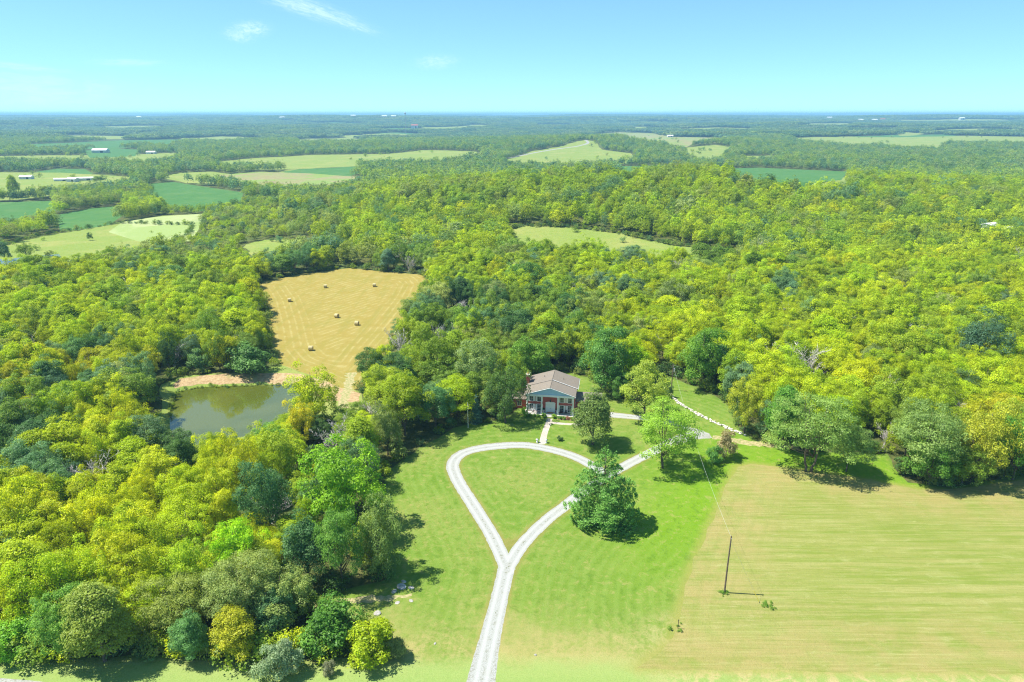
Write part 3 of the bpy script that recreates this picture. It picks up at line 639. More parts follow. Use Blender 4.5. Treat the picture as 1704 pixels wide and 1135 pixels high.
# dead trees
def dead_proto(key, seed, H, spread):
    rng = np.random.default_rng(seed); mb = MB()
    def grow(p, d, L, r, lvl):
        n = 3; pp = [p]; dd_ = d.copy()
        for _ in range(n):
            dd_ = dd_ + rng.normal(0, .13, 3) + np.array([0, 0, .06]); dd_ /= np.linalg.norm(dd_); pp.append(pp[-1] + dd_*L/n)
        mb.tube(pp, [r, r*.8, r*.62, r*.45], 6 if lvl < 2 else 3, 0, False)
        if lvl >= 5: return
        for _ in range(3 if lvl < 3 else 2):
            k = rng.integers(1, n+1); v = dd_ + rng.normal(0, spread, 3); v[2] = abs(v[2])*0.8+.12; v /= np.linalg.norm(v)
            grow(pp[k], v, L*rng.uniform(.55, .8), max(r*0.52, .035), lvl+1)
    for s in range(3): grow(np.array([rng.normal(0, .3), rng.normal(0, .3), -.2]), np.array([rng.normal(0, .35), rng.normal(0, .35), 1.0]), H*0.36, .20, 0)
    PROTO[key] = dict(crown=None, trunk=mb.mesh('branches', M['deadbark']), R=H*.42, H=H, raw=None)
for i, k in enumerate('abc'): dead_proto('dead_'+k, 80+i, 11, 0.62)

# ------------------------------------------------------------------ tints
TINT = {'lime': (0.43, 0.54, 0.012), 'yellow': (0.49, 0.56, 0.010), 'green': (0.225, 0.34, 0.036), 'mid': (0.33, 0.44, 0.022), 'dark': (0.11, 0.22, 0.050),
        'bluish': (0.175, 0.31, 0.110), 'olive': (0.32, 0.40, 0.085), 'gold': (0.49, 0.50, 0.014), 'brownish': (0.36, 0.30, 0.12)}
WORD = {'bare': 'grey', 'lime': 'bright lime green', 'yellow': 'yellow-green', 'green': 'leafy green', 'mid': 'fresh green', 'dark': 'dark green', 'bluish': 'bluish green', 'olive': 'grey-olive', 'gold': 'golden yellow', 'brownish': 'brownish'}
def weights(u, v, d):
    W = dict(lime=.3, yellow=.1, green=.2, mid=.25, dark=.05, bluish=.05, olive=.05, gold=0.0)
    if u < 520 and v > 800: W = dict(yellow=.40, lime=.28, gold=.015, olive=.09, green=.08, mid=.12, bluish=.03)
    elif u < 330 and v > 560: W = dict(yellow=.22, lime=.16, bluish=.20, green=.14, dark=.08, olive=.12, gold=.08)
    elif u < 300 and v > 700: W = dict(yellow=.4, lime=.3, bluish=.1, olive=.1, green=.1)
    elif u < 520 and v > 690: W = dict(yellow=.42, lime=.30, mid=.1, green=.08, bluish=.05, gold=.05)
    elif u < 500 and v > 440: W = dict(lime=.40, yellow=.18, mid=.22, green=.11, bluish=.05, olive=.04)
    elif u < 780 and v > 640: W = dict(green=.25, dark=.15, mid=.22, bluish=.22, olive=.10, lime=.06)
    elif 560 < u < 1000 and v > 470: W = dict(green=.26, mid=.22, bluish=.14, dark=.13, lime=.11, olive=.10, yellow=.04)
    elif u > 1500 and 660 < v < 800: W = dict(gold=.25, lime=.25, green=.25, mid=.15, dark=.1)
    elif u > 950 and v > 430: W = dict(lime=.40, yellow=.16, mid=.22, green=.12, bluish=.05, olive=.05)
    elif v > 330 and u > 560: W = dict(lime=.28, mid=.30, yellow=.08, green=.20, olive=.09, bluish=.05)
    elif v > 330: W = dict(mid=.3, olive=.25, bluish=.15, green=.15, lime=.15)
    elif u > 600 and v > 283: W = dict(mid=.36, lime=.22, green=.2, olive=.14, bluish=.08)
    else: W = dict(mid=.26, olive=.24, bluish=.22, green=.2, dark=.08)
    return W
def pick_tint(rng, u, v, d, xy=None):
    if xy is not None and rng.uniform() < .6:
        q = int(math.floor(xy[0]/21 + math.sin(xy[1]/23)))*7919 + int(math.floor(xy[1]/19 + math.sin(xy[0]/31)))*104729
        W = weights(u, v, d); k = list(W); w = np.array([W[x] for x in k]); c = k[np.searchsorted(np.cumsum(w/w.sum()), random.Random(q).random()*.999)]
        return c, np.array(TINT[c])*rng.uniform(.85, 1.12)*np.array([rng.uniform(.92, 1.07), 1, rng.uniform(.8, 1.4)])
    W = weights(u, v, d); k = list(W); w = np.array([W[x] for x in k]); c = k[rng.choice(len(k), p=w/w.sum())]
    t = np.array(TINT[c])*rng.uniform(.82, 1.16)*np.array([rng.uniform(.9, 1.1), 1, rng.uniform(.8, 1.5)]); return c, t

# ------------------------------------------------------------------ tree things
tree_proto_done = {}
def add_tree(x, y, h, d, kind, tint, label=None, cat='tree', group=None, rz=None, name=None, gain=2.05, zoff=0.0):
    pr = PROTO[kind]; r_ = random.Random(int(x*13 + y*7)); z = h1(x, y) + zoff
    nm = name or ('dead_tree' if kind.startswith('dead') else 'pine_tree' if kind == 'pine' else 'spruce_tree' if kind == 'spruce' else 'shrub' if kind.startswith('shrub') else 'deciduous_tree')
    o = empty(nm, (x, y, z), r_.uniform(0, 6.28) if rz is None else rz); o.scale = (d/2/pr['R'], d/2/pr['R'], h/pr['H'])
    tag(o, label, cat, group)
    if pr['crown'] is not None:
        c = link(bpy.data.objects.new('crown', pr['crown']), o); c['tint'] = tuple(float(q) for q in ([min(.8, q*gain) for q in tint] if not isinstance(tint, str) else TINT[tint]))
    link(bpy.data.objects.new('trunk' if pr['crown'] is not None else 'branches', pr['trunk']), o)
    return o
def tree_px(ub, vb, vt, wpx, kind, tint, label, cat='tree', **k):
    """base pixel, crown-top row and crown width in the photograph -> a tree standing on the ground there"""
    x, y = at(ub, vb); z = h1(x, y); dx, dy, dz = ray(ub, vt); ht = CAM_Z + dz*(y/dy) - z
    dep = pxof(x, y, z + ht*.5)[2]; d = wpx*dep/FPX
    hand.append((x, y, d*1.5 if kind.startswith('dead') else d))
    if kind.startswith('dead'): dead_pos.append((x, y))
    return add_tree(x, y, ht*1.0, d, kind, tint, label, cat, **k)
hand = []; dead_pos = []
T = tree_px
# lawn and edge trees the photograph singles out
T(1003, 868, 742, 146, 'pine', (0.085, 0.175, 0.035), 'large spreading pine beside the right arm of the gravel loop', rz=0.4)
T(1105, 778, 670, 106, 'airy_a', (0.16, 0.25, 0.025), 'feathery light green tree by the drive, right of the big pine', rz=1.0)
T(841, 703, 612, 86, 'broad_a', (0.062, 0.110, 0.024), 'dense oak in front of the left wing of the brick house')
T(986, 740, 652, 82, 'oval_a', (0.092, 0.135, 0.032), 'grey-green tree standing on the lawn at the house\'s right corner')
T(1072, 694, 612, 84, 'round_b', (0.19, 0.235, 0.03), 'pale olive tree between the house and the grassy bank')
T(1032, 662, 620, 44, 'round_a', (0.06, 0.13, 0.025), 'dark rounded tree between the right wing and the pale olive tree')
T(1022, 640, 590, 40, 'oval_b', (0.07, 0.15, 0.02), 'deep green tree at the back edge of the house yard')
T(793, 703, 658, 27, 'spruce', (0.07, 0.13, 0.09), 'small blue spruce beside the flagpole')
T(1206, 762, 716, 34, 'shrub_b', (0.22, 0.19, 0.10), 'thin greyish-purple small tree at the end of the gravel court', 'small tree')
T(1187, 770, 745, 30, 'shrub_a', (0.07, 0.16, 0.03), 'round dark green bush under the thin purple-grey tree', 'bush')
T(1113, 662, 638, 14, 'shrub_a', (0.08, 0.13, 0.04), 'small bush at the foot of the transformer pole', 'bush')
T(1345, 783, 655, 130, 'airy_a', (0.13, 0.195, 0.04), 'many-stemmed feathery locust at the top of the mown field', rz=2.4)
T(1408, 785, 700, 72, 'airy_b', (0.125, 0.185, 0.04), 'leaning slender tree right of the many-stemmed locust', rz=0.2)
T(1530, 792, 660, 112, 'airy_b', (0.14, 0.20, 0.05), 'tall grey-green locust with pale bare limbs at the field corner', rz=3.0)
T(1545, 806, 735, 80, 'round_a', (0.075, 0.155, 0.02), 'low dark green tree under the tall grey-green locust')
T(1625, 800, 672, 112, 'broad_b', (0.23, 0.24, 0.02), 'golden broad tree on the right edge of the mown field')
T(1600, 806, 740, 70, 'round_d', (0.13, 0.19, 0.02), 'rounded green tree below the golden broad tree')
T(1685, 798, 705, 90, 'round_c', (0.08, 0.18, 0.02), 'deep green tree at the far right of the mown field edge')
T(580, 892, 745, 138, 'round_a', (0.125, 0.225, 0.010), 'big bright green tree left of the driveway loop')
T(632, 958, 838, 92, 'broad_b', (0.125, 0.175, 0.045), 'grey-green broad tree where the rocky track meets the lawn')
T(570, 975, 850, 86, 'round_b', (0.085, 0.165, 0.025), 'deep green tree just above the rocky track')
T(515, 970, 860, 90, 'oval_a', (0.06, 0.125, 0.04), 'dark bluish tree at the upper end of the rocky track')
T(617, 1098, 1043, 84, 'shrub_a', (0.19, 0.24, 0.008), 'big yellow-green bush at the bottom edge of the lawn', 'bush')
T(552, 1068, 1005, 92, 'shrub_b', (0.07, 0.15, 0.02), 'deep green bush just below the rocky track', 'bush')
T(655, 1092, 1060, 36, 'shrub_b', (0.13, 0.16, 0.05), 'small thin shrub right of the big yellow-green bush', 'bush')
T(466, 1127, 1072, 64, 'shrub_b', (0.15, 0.20, 0.10), 'silvery green bush on the roadside grass', 'bush')
T(548, 1122, 1102, 24, 'shrub_a', (0.13, 0.14, 0.08), 'tiny grey shrub on the roadside grass', 'bush')
T(395, 1094, 1010, 84, 'oval_b', (0.24, 0.245, 0.015), 'golden tree near the roadside grass left of the silvery bush')
T(322, 1098, 1025, 66, 'oval_a', (0.09, 0.18, 0.05), 'upright bluish green tree by the roadside grass')
T(175, 1100, 970, 120, 'oval_b', (0.15, 0.19, 0.03), 'tall olive tree by the roadside grass on the left')
T(118, 1094, 990, 92, 'round_b', (0.11, 0.20, 0.03), 'fresh green tree by the roadside grass far left')
T(25, 1088, 1040, 80, 'shrub_a', (0.12, 0.24, 0.02), 'bright green bush in the bottom left corner', 'bush')
T(400, 975, 880, 92, 'round_c', (0.17, 0.29, 0.006), 'vivid lime tree in the middle of the lower left woods')
T(315, 1010, 900, 100, 'broad_a', (0.21, 0.28, 0.012), 'broad yellow-green tree left of the vivid lime tree')
T(452, 1060, 985, 74, 'round_d', (0.085, 0.16, 0.06), 'bluish tree above the silvery roadside bush')
T(452, 890, 770, 100, 'broad_b', (0.065, 0.13, 0.045), 'dull blue-green tree beneath the dead limbs near the rocky track')
T(555, 762, 682, 74, 'dead_a', 'olive', 'large bare grey dead tree with rusty twigs left of the loop')
T(455, 870, 800, 80, 'dead_b', 'olive', 'bare dead tree above the dull blue-green tree in the left woods')
T(665, 600, 528, 58, 'dead_b', 'olive', 'bare grey tree on the right side of the hay field, nearer one')
T(730, 590, 515, 52, 'dead_c', 'olive', 'bare grey tree on the right side of the hay field, farther one')
T(1328, 640, 545, 80, 'dead_a', 'olive', 'pale bare tree standing out of the woods above the mown field')
T(1395, 560, 498, 46, 'dead_c', 'olive', 'bare grey tree in the woods right of centre')
T(1270, 440, 390, 34, 'dead_b', 'olive', 'small pale bare tree right of the mid clearing')
T(1470, 500, 452, 46, 'dead_a', 'olive', 'wide bare grey tree in the far right woods')
T(765, 530, 486, 50, 'dead_c', 'olive', 'bare grey tree behind the dark crowns right of the hay field')
T(524, 708, 618, 80, 'round_d', (0.25, 0.29, 0.006), 'yellow-green tree on the right bank of the pond')
T(505, 738, 672, 60, 'broad_a', (0.29, 0.27, 0.01), 'golden-green tree in front of the pond\'s right end')
T(450, 758, 706, 56, 'round_b', (0.10, 0.19, 0.02), 'low green tree in front of the pond')
T(408, 618, 572, 72, 'shrub_b', (0.075, 0.145, 0.035), 'spreading dark green shrub beyond the pond dam', 'bush')
T(333, 618, 585, 36, 'shrub_a', (0.09, 0.16, 0.05), 'small bluish shrub beyond the pond dam', 'bush')
T(1003, 645, 545, 92, 'round_a', (0.070, 0.15, 0.030), 'tall blue-green tree standing behind the house\'s back yard')
T(1052, 642, 570, 52, 'oval_a', (0.17, 0.27, 0.008), 'bright lime tree right of the blue-green tree behind the house')
T(800, 660, 565, 92, 'broad_b', (0.14, 0.19, 0.06), 'pale grey-green broad tree behind the oak and the house')
T(880, 640, 560, 82, 'round_d', (0.10, 0.18, 0.02), 'leafy green tree right behind the house roof')
T(722, 640, 555, 72, 'round_c', (0.12, 0.17, 0.012), 'olive-green rounded tree in the thicket right of the hay field')
T(725, 710, 640, 74, 'round_a', (0.065, 0.14, 0.045), 'bluish tree in the thicket left of the spruce')
T(672, 680, 635, 76, 'broad_a', (0.09, 0.16, 0.07), 'flat silvery green tree near the hay field\'s lower tip')
T(1238, 720, 635, 56, 'round_b', (0.22, 0.24, 0.02), 'yellow-olive tree at the right end of the stone wall')
T(1300, 745, 640, 76, 'oval_b', (0.075, 0.165, 0.02), 'deep green tree behind the many-stemmed locust')
T(1620, 620, 530, 100, 'broad_a', (0.05, 0.10, 0.05), 'dark blue-green spreading tree high in the right woods')
T(1165, 640, 545, 84, 'round_a', (0.09, 0.17, 0.02), 'leafy green tree at the top of the grassy bank')
T(867, 500, 440, 62, 'round_b', (0.055, 0.12, 0.02), 'dark round tree in the woods straight beyond the house')
T(805, 398, 374, 50, 'round_d', (0.10, 0.19, 0.02), 'rounded tree at the left end of the mid clearing')
T(150, 400, 387, 9, 'round_a', 'dark', 'single small round tree standing in the left meadow')
T(44, 428, 405, 34, 'broad_a', 'green', 'broad lone tree beside the little far pond')
T(10, 436, 400, 24, 'oval_a', (0.09, 0.16, 0.07), 'tall narrow tree at the left edge by the far pond')
T(82, 428, 417, 14, 'round_b', 'olive', 'small pale tree right of the broad lone tree by the far pond')
T(25, 328, 290, 24, 'oval_b', 'mid', 'lone tall tree in the valley field at far left')
T(168, 304, 293, 22, 'round_c', 'green', 'round tree beside the valley farm sheds')

# ---- scattered woodland
clear_all = [clear_home, hay, pondside] + list(G.values()) + [farpond]
def in_clear(Pn, margin):
    bad = np.zeros(len(Pn), bool)
    for pl in clear_all:
        a = np.array(pl); lo, hi = a.min(0)-20, a.max(0)+20
        idx = np.nonzero((Pn[:, 0] > lo[0]) & (Pn[:, 0] < hi[0]) & (Pn[:, 1] > lo[1]) & (Pn[:, 1] < hi[1]) & ~bad)[0]
        if len(idx):
            s = signed(Pn[idx], pl); bad[idx[s < (margin[idx] if hasattr(margin, '__len__') else margin)]] = True
    return bad
def jgrid(y0, y1, sp, rng, slope=0.84, pad=45):
    xs, ys = np.meshgrid(np.arange(-(slope*y1+pad), slope*y1+pad, sp), np.arange(y0, y1, sp*0.9)); xs[::2] += sp/2
    q = np.stack([xs.ravel() + rng.uniform(-.38, .38, xs.size)*sp, ys.ravel() + rng.uniform(-.38, .38, xs.size)*sp], 1)
    return q[(np.abs(q[:, 0]) < slope*q[:, 1]+pad)]
def rnd_tree_arrays(Pn, rng, big=1.0):
    n = len(Pn); d = (5.5 + 9.5*rng.beta(1.5, 2.2, n))*big*np.where(Pn[:, 1] < 150, .88, 1.0); h = (6.5 + d*0.52)*rng.uniform(.82, 1.18, n)
    zz = hgt(Pn[:, 0], Pn[:, 1]); u, v, dep = pxof(Pn[:, 0], Pn[:, 1], zz + h*.7)
    scrub = (v > 318) & (v < 432) & (u > 270) & (u < 470) | ((v > 340) & (v < 400) & (u > 400) & (u < 610) & (rng.uniform(size=n) < .55))
    d = np.where(scrub, d*.62, d); h = np.where(scrub, h*.5, h)
    return d, h, zz, u, v, dep
rng = np.random.default_rng(11)
near = jgrid(58, 345, 5.9, rng); near = near[~in_clear(near, 2.6)]
hp = np.array([q[:2] for q in hand]); hr = np.array([q[2] for q in hand])
keep = np.ones(len(near), bool)
for q, r_ in zip(hp, hr): keep &= np.hypot(near[:, 0]-q[0], near[:, 1]-q[1]) > r_*0.36
near = near[keep]; nd, nh, nz, nu, nv, ndep = rnd_tree_arrays(near, rng)
# crowns shrink toward clearings so that the wood's edge stays where it is
edge = np.full(len(near), 99.0)
for pl in (clear_home, hay, pondside): edge = np.minimum(edge, seg_dist(near, pl))
nd = np.minimum(nd, 5.0 + edge*1.5); nh = np.minimum(nh, 6 + edge*2.0)
# keep sight lines over the pond, the house yard and the lane open
lowz = [(540, 690, 622, 765, 6.0), (268, 700, 480, 772, 5.0), (268, 772, 480, 800, 8.0), (440, 690, 560, 775, 6.0)]
for (u0, v0, u1, v1, mx) in lowz:
    bu, bv, _ = pxof(near[:, 0], near[:, 1], nz); s_ = (bu > u0) & (bu < u1) & (bv > v0) & (bv < v1); nh[s_] = np.minimum(nh[s_], mx); nd[s_] = np.minimum(nd[s_], 8)
for q in dead_pos:
    dxx, dyy = near[:, 0]-q[0], near[:, 1]-q[1]; f_ = (dyy < 3) & (dyy > -20) & (np.abs(dxx) < 7); nh[f_] = np.minimum(nh[f_], 5.5); nd[f_] = np.minimum(nd[f_], 7.5)
order = np.argsort(-(nd/ndep)*((nu > -20) & (nu < 1724) & (nv < 1150)))
N_IND = 300 - len(hand)
cand = order[:N_IND]; cset = set(cand.tolist())
kinds_pool = ['round_a', 'round_b', 'round_c', 'round_d', 'broad_a', 'broad_b', 'oval_a', 'oval_b', 'airy_a', 'airy_b']
def pick_kind(rng, c):
    if c == 'bare': return ['dead_a', 'dead_b', 'dead_c'][rng.integers(3)]
    if c in ('olive',): return ['airy_a', 'airy_b', 'broad_a', 'round_b'][rng.integers(4)]
    if c in ('gold', 'yellow'): return ['broad_a', 'broad_b', 'airy_b', 'round_a', 'oval_b'][rng.integers(5)]
    return kinds_pool[rng.integers(len(kinds_pool))]
def region_of(u, v):
    if u < 600 and v > 960: return 'the woods at the bottom left'
    if u < 330 and v > 780: return 'the lower left woods'
    if u < 560 and v > 780: return 'the woods above the rocky track'
    if u < 300 and v > 560: return 'the woods left of the pond'
    if u < 560 and v > 690: return 'the woods before the pond'
    if u < 560: return 'the woods left of the hay'
    if u < 880 and v > 640: return 'the thicket left of the flagpole'
    if u < 900: return 'the woods right of the hay'
    if u < 1120: return 'the woods behind the house'
    if u < 1420: return 'the woods above the grassy bank'
    return 'the woods beyond the mown field'
shape_word = {'round': 'rounded', 'broad': 'broad', 'oval': 'tall oval', 'dead': 'bare-limbed', 'airy': 'feathery'}
ORD = ['leftmost', 'second', 'third', 'fourth', 'fifth', 'sixth', 'seventh', 'eighth', 'ninth', 'tenth', 'eleventh', 'twelfth', 'thirteenth', 'fourteenth']
ORD += ['fifteenth', 'sixteenth', 'seventeenth', 'eighteenth', 'nineteenth', 'twentieth'] + ['twenty-' + q for q in ('first', 'second', 'third', 'fourth', 'fifth', 'sixth', 'seventh', 'eighth', 'ninth')] + ['thirtieth'] + ['thirty-' + q for q in ('first', 'second', 'third', 'fourth', 'fifth', 'sixth', 'seventh', 'eighth', 'ninth')]
recs = []
for i in cand:
    c, t = pick_tint(rng, nu[i], nv[i], ndep[i], near[i])
    if rng.uniform() < .035: c = 'bare'
    recs.append((i, c, t, pick_kind(rng, c)))
bucket = {}
for r_ in recs: bucket.setdefault((region_of(nu[r_[0]], nv[r_[0]]), r_[1], r_[3].split('_')[0]), []).append(r_)
for (reg, c, sh), L in bucket.items():
    L.sort(key=lambda q: nu[q[0]])
    for k, (i, c_, t, kd) in enumerate(L):
        pre = '' if len(L) == 1 else (ORD[k] + (' from left, ' if k else ', '))
        if k == len(L)-1 and k: pre = 'rightmost, '
        add_tree(near[i, 0], near[i, 1], nh[i], nd[i], kd, t, f"{pre}{WORD[c]} {shape_word[sh]} tree in {reg}", 'tree', 'trees of the ' + reg.split('the ', 1)[1], gain=1.0)

# ------------------------------------------------------------------ instanced remainder
pcol = bpy.data.collections.new('tree_kinds')           # prototypes only, never linked to the scene
def proto_obj(name, me): o = bpy.data.objects.new(name, me); pcol.objects.link(o); return o
names = []
def thin(raw, keepn, scale, rng, mats, trunk=True):
    Pc, Nn, CC, leaf, mb = raw; n = min(keepn, len(Pc)); k = rng.choice(len(Pc), n, replace=False)
    return tri_mesh('crown', Pc[k], Nn[k], leaf*scale, CC[k], mats, rng, 1.0, (mb.v, mb.f) if trunk and mb else None)
trng = np.random.default_rng(3); PI = {}
def reg_proto(tagname, me, R, H): names.append(tagname); proto_obj(tagname, me); PI[tagname] = (R, H)
for k in kinds_pool: reg_proto('a_hi_'+k, thin(PROTO[k]['raw'], 10**6, 1.0, trng, [M['leaf'], M['bark']]), PROTO[k]['R'], PROTO[k]['H'])
for k in 'abc': PI['a_dead_'+k] = (PROTO['dead_'+k]['R'], PROTO['dead_'+k]['H']); names.append('a_dead_'+k); proto_obj('a_dead_'+k, PROTO['dead_'+k]['trunk'])
for k in kinds_pool: reg_proto('b_mid_'+k, thin(PROTO[k]['raw'], 2300, 1.95, trng, [M['leaf'], M['bark']], False), PROTO[k]['R'], PROTO[k]['H'])
for k in kinds_pool[:8]: reg_proto('c_far_'+k, thin(PROTO[k]['raw'], 420, 4.1, trng, [M['leaf'], M['bark']], False), PROTO[k]['R'], PROTO[k]['H'])
def patch_mesh(seed, size, n, hmul):
    r_ = np.random.default_rng(seed); PP, NN, CC = [], [], []
    for _ in range(n):
        cx, cy = r_.uniform(-size/2, size/2, 2); R = r_.uniform(4.5, 8)*hmul; m_ = 34; d = r_.normal(size=(m_, 3)); d[:, 2] = np.abs(d[:, 2]) - .25; d /= np.linalg.norm(d, axis=1)[:, None]
        PP.append(np.array([cx, cy, 6*hmul + R*.2]) + d*R*np.array([1, 1, .85])*r_.uniform(.85, 1.1, (m_, 1))); NN.append(d + r_.normal(0, .25, (m_, 3))); CC.append(np.full(m_, r_.uniform(-.6, 1.6)))
    return tri_mesh('grove', np.concatenate(PP), np.concatenate(NN), 3.6*hmul, np.concatenate(CC), [M['leaf']], r_)
for i in range(4): reg_proto('d_patch_%d' % i, patch_mesh(60+i, 60, 60, 1.0), 30, 14)
for k in ('shrub_a', 'shrub_b'): reg_proto('e_'+k, thin(PROTO[k]['raw'], 900, 1.5, trng, [M['leaf'], M['bark']]), PROTO[k]['R'], PROTO[k]['H'])
names_sorted = sorted(names); IDX = {n: i for i, n in enumerate(names_sorted)}

def node_group():
    ng = bpy.data.node_groups.new('scatter', 'GeometryNodeTree')
    ng.interface.new_socket('Geometry', in_out='INPUT', socket_type='NodeSocketGeometry'); ng.interface.new_socket('Geometry', in_out='OUTPUT', socket_type='NodeSocketGeometry')
    N, L = ng.nodes, ng.links; gi = N.new('NodeGroupInput'); go = N.new('NodeGroupOutput')
    ci = N.new('GeometryNodeCollectionInfo'); ci.inputs['Collection'].default_value = pcol; ci.inputs['Separate Children'].default_value = True; ci.inputs['Reset Children'].default_value = True
    ip = N.new('GeometryNodeInstanceOnPoints'); ip.inputs['Pick Instance'].default_value = True
    def na(nm, t): x = N.new('GeometryNodeInputNamedAttribute'); x.data_type = t; x.inputs['Name'].default_value = nm; return x.outputs['Attribute']
    L.new(gi.outputs[0], ip.inputs['Points']); L.new(ci.outputs[0], ip.inputs['Instance']); L.new(na('kind_index', 'INT'), ip.inputs['Instance Index'])
    e = N.new('FunctionNodeEulerToRotation'); L.new(na('rot', 'FLOAT_VECTOR'), e.inputs[0]); L.new(e.outputs[0], ip.inputs['Rotation']); L.new(na('scl', 'FLOAT_VECTOR'), ip.inputs['Scale'])
    L.new(ip.outputs[0], go.inputs[0]); return ng
NG = node_group()
def scatter(name, co, idx, rot, scl, tint):
    me = bpy.data.meshes.new(name); n = len(co); me.vertices.add(n); me.vertices.foreach_set('co', np.asarray(co, np.float32).ravel())
    def A(nm, t, arr, f): a = me.attributes.new(nm, t, 'POINT'); a.data.foreach_set(f, arr)
    A('kind_index', 'INT', np.asarray(idx, np.int32), 'value'); A('rot', 'FLOAT_VECTOR', np.c_[np.zeros(n), np.zeros(n), rot].astype(np.float32).ravel(), 'vector')
    A('scl', 'FLOAT_VECTOR', np.asarray(scl, np.float32).ravel(), 'vector'); A('tint', 'FLOAT_COLOR', np.c_[tint, np.ones(n)].astype(np.float32).ravel(), 'color')
    o = link(bpy.data.objects.new(name, me)); md = o.modifiers.new('scatter', 'NODES'); md.node_group = NG; tag(o, kind='stuff'); return o
def batch_tints(rng, u, v, q=None):
    out = np.empty((len(u), 3)); names_ = []
    for i in range(len(u)): c, t = pick_tint(rng, u[i], v[i], 0, None if q is None else q[i]); out[i] = t; names_.append(c)
    return out, names_
rest = np.array([i for i in range(len(near)) if i not in cset]); tt, cn = batch_tints(rng, nu[rest], nv[rest], near[rest])
co, ix, sc_ = [], [], []
for j, i in enumerate(rest):
    k = 'a_hi_' + pick_kind(rng, cn[j])
    if rng.uniform() < .05: k = 'a_dead_' + 'abc'[rng.integers(3)]
    R, H = PI[k]; co.append((near[i, 0], near[i, 1], nz[i])); ix.append(IDX[k]); s = nd[i]/2/R; sc_.append((s, s, nh[i]/H))
scatter('woodland_trees', co, ix, rng.uniform(0, 6.28, len(rest)), sc_, tt)
def band(name, y0, y1, sp, pref, kinds, marg, big):
    q = jgrid(y0, y1, sp, rng, 0.82, 30); q = q[~in_clear(q, marg)]
    d, h, zz, u, v, dep = rnd_tree_arrays(q, rng, big); t, cn = batch_tints(rng, u, v, q)
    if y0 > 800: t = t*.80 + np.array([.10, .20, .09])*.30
    ks = [pref + kinds[i] for i in rng.integers(0, len(kinds), len(q))]; Rs = np.array([PI[k][0] for k in ks]); Hs = np.array([PI[k][1] for k in ks])
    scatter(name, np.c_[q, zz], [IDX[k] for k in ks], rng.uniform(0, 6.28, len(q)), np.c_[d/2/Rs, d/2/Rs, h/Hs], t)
    return len(q)
n1 = band('woodland_trees_beyond', 345, 850, 8.0, 'b_mid_', kinds_pool, 3.0, 1.05)
n2 = band('valley_woods', 850, 2500, 11.0, 'c_far_', kinds_pool[:8], 4.0, 1.2)
def patches(name, y0, y1, sp, mul):
    q = jgrid(y0, y1, sp, rng, 0.80, 30); q = q[~in_clear(q, sp*.30)]
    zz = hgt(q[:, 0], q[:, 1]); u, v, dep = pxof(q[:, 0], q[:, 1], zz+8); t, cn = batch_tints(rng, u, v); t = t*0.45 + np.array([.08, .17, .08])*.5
    s = np.full(len(q), mul)*rng.uniform(.9, 1.15, len(q))
    # open patches in the country: leave out groves where a slow pattern is low
    op = wob(q[:, 0], q[:, 1], 170, 7.0) + .5*wob(q[:, 0], q[:, 1], 60, 2.0); kk = op > -0.82
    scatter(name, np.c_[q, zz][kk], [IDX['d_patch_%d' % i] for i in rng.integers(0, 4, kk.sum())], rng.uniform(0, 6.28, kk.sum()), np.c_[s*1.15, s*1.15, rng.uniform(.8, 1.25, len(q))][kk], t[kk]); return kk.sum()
n3 = patches('distant_woods', 2500, 5600, 52, 1.0); n4 = patches('horizon_woods', 5600, 15000, 105, 2.0)
# field trees and bushes in the valley clearings
pts_, sz = [], []
for key, cnt in (('mid_clearing', 5), ('meadow_near', 7), ('rough_clearing', 14), ('road_hill', 12), ('tan_hill', 12), ('valley_grass', 14), ('pale_strip', 12), ('green_far_left', 14), ('pale_right', 14), ('green_slope', 9)):
    a = np.array(G[key]); lo, hi = a.min(0), a.max(0); c = 0
    while c < cnt:
        p_ = rng.uniform(lo, hi)
        if inside([p_], a)[0]: pts_.append(p_); sz.append(rng.uniform(3, 6) if key in ('mid_clearing', 'meadow_near', 'rough_clearing') else rng.uniform(6, 12)); c += 1
pts_ = np.array(pts_); sz = np.array(sz); tt, _ = batch_tints(rng, np.full(len(pts_), 300.), np.full(len(pts_), 260.))
scatter('hedge_bushes', np.c_[pts_, hgt(pts_[:, 0], pts_[:, 1])], [IDX['e_shrub_a']]*len(pts_), rng.uniform(0, 6, len(pts_)), np.c_[sz/5.2, sz/5.2, sz/6.0], tt)
# undergrowth along the wood's edges
ug = []
for pl, step in ((clear_home, 2.0), (hay, 2.4), (pondside, 2.2), (G['mid_clearing'], 4), (G['meadow_near'], 6)):
    V_ = resample(np.array(pl + [pl[0]]), step)
    for p_ in V_:
        for _ in range(2): ug.append(p_ + rng.normal(0, .8, 2))
nb = len(ug)
for u0 in np.linspace(-20, 640, 40): ug.append(np.array(at(u0 + rng.uniform(-8, 8), 1084 + 8*math.sin(u0*.02) + rng.uniform(-5, 5))))
ug = np.array(ug); bigm = np.arange(len(ug)) >= nb; s_ = np.full(len(ug), 99.0)
for pl in (clear_home, hay, pondside): s_ = np.minimum(s_, signed(ug, pl))
ok = (s_ > 0.3) & (ug[:, 1] > 60) & (np.abs(ug[:, 0]) < .85*ug[:, 1]+20); ok |= bigm; ug = ug[ok]; bigm = bigm[ok]
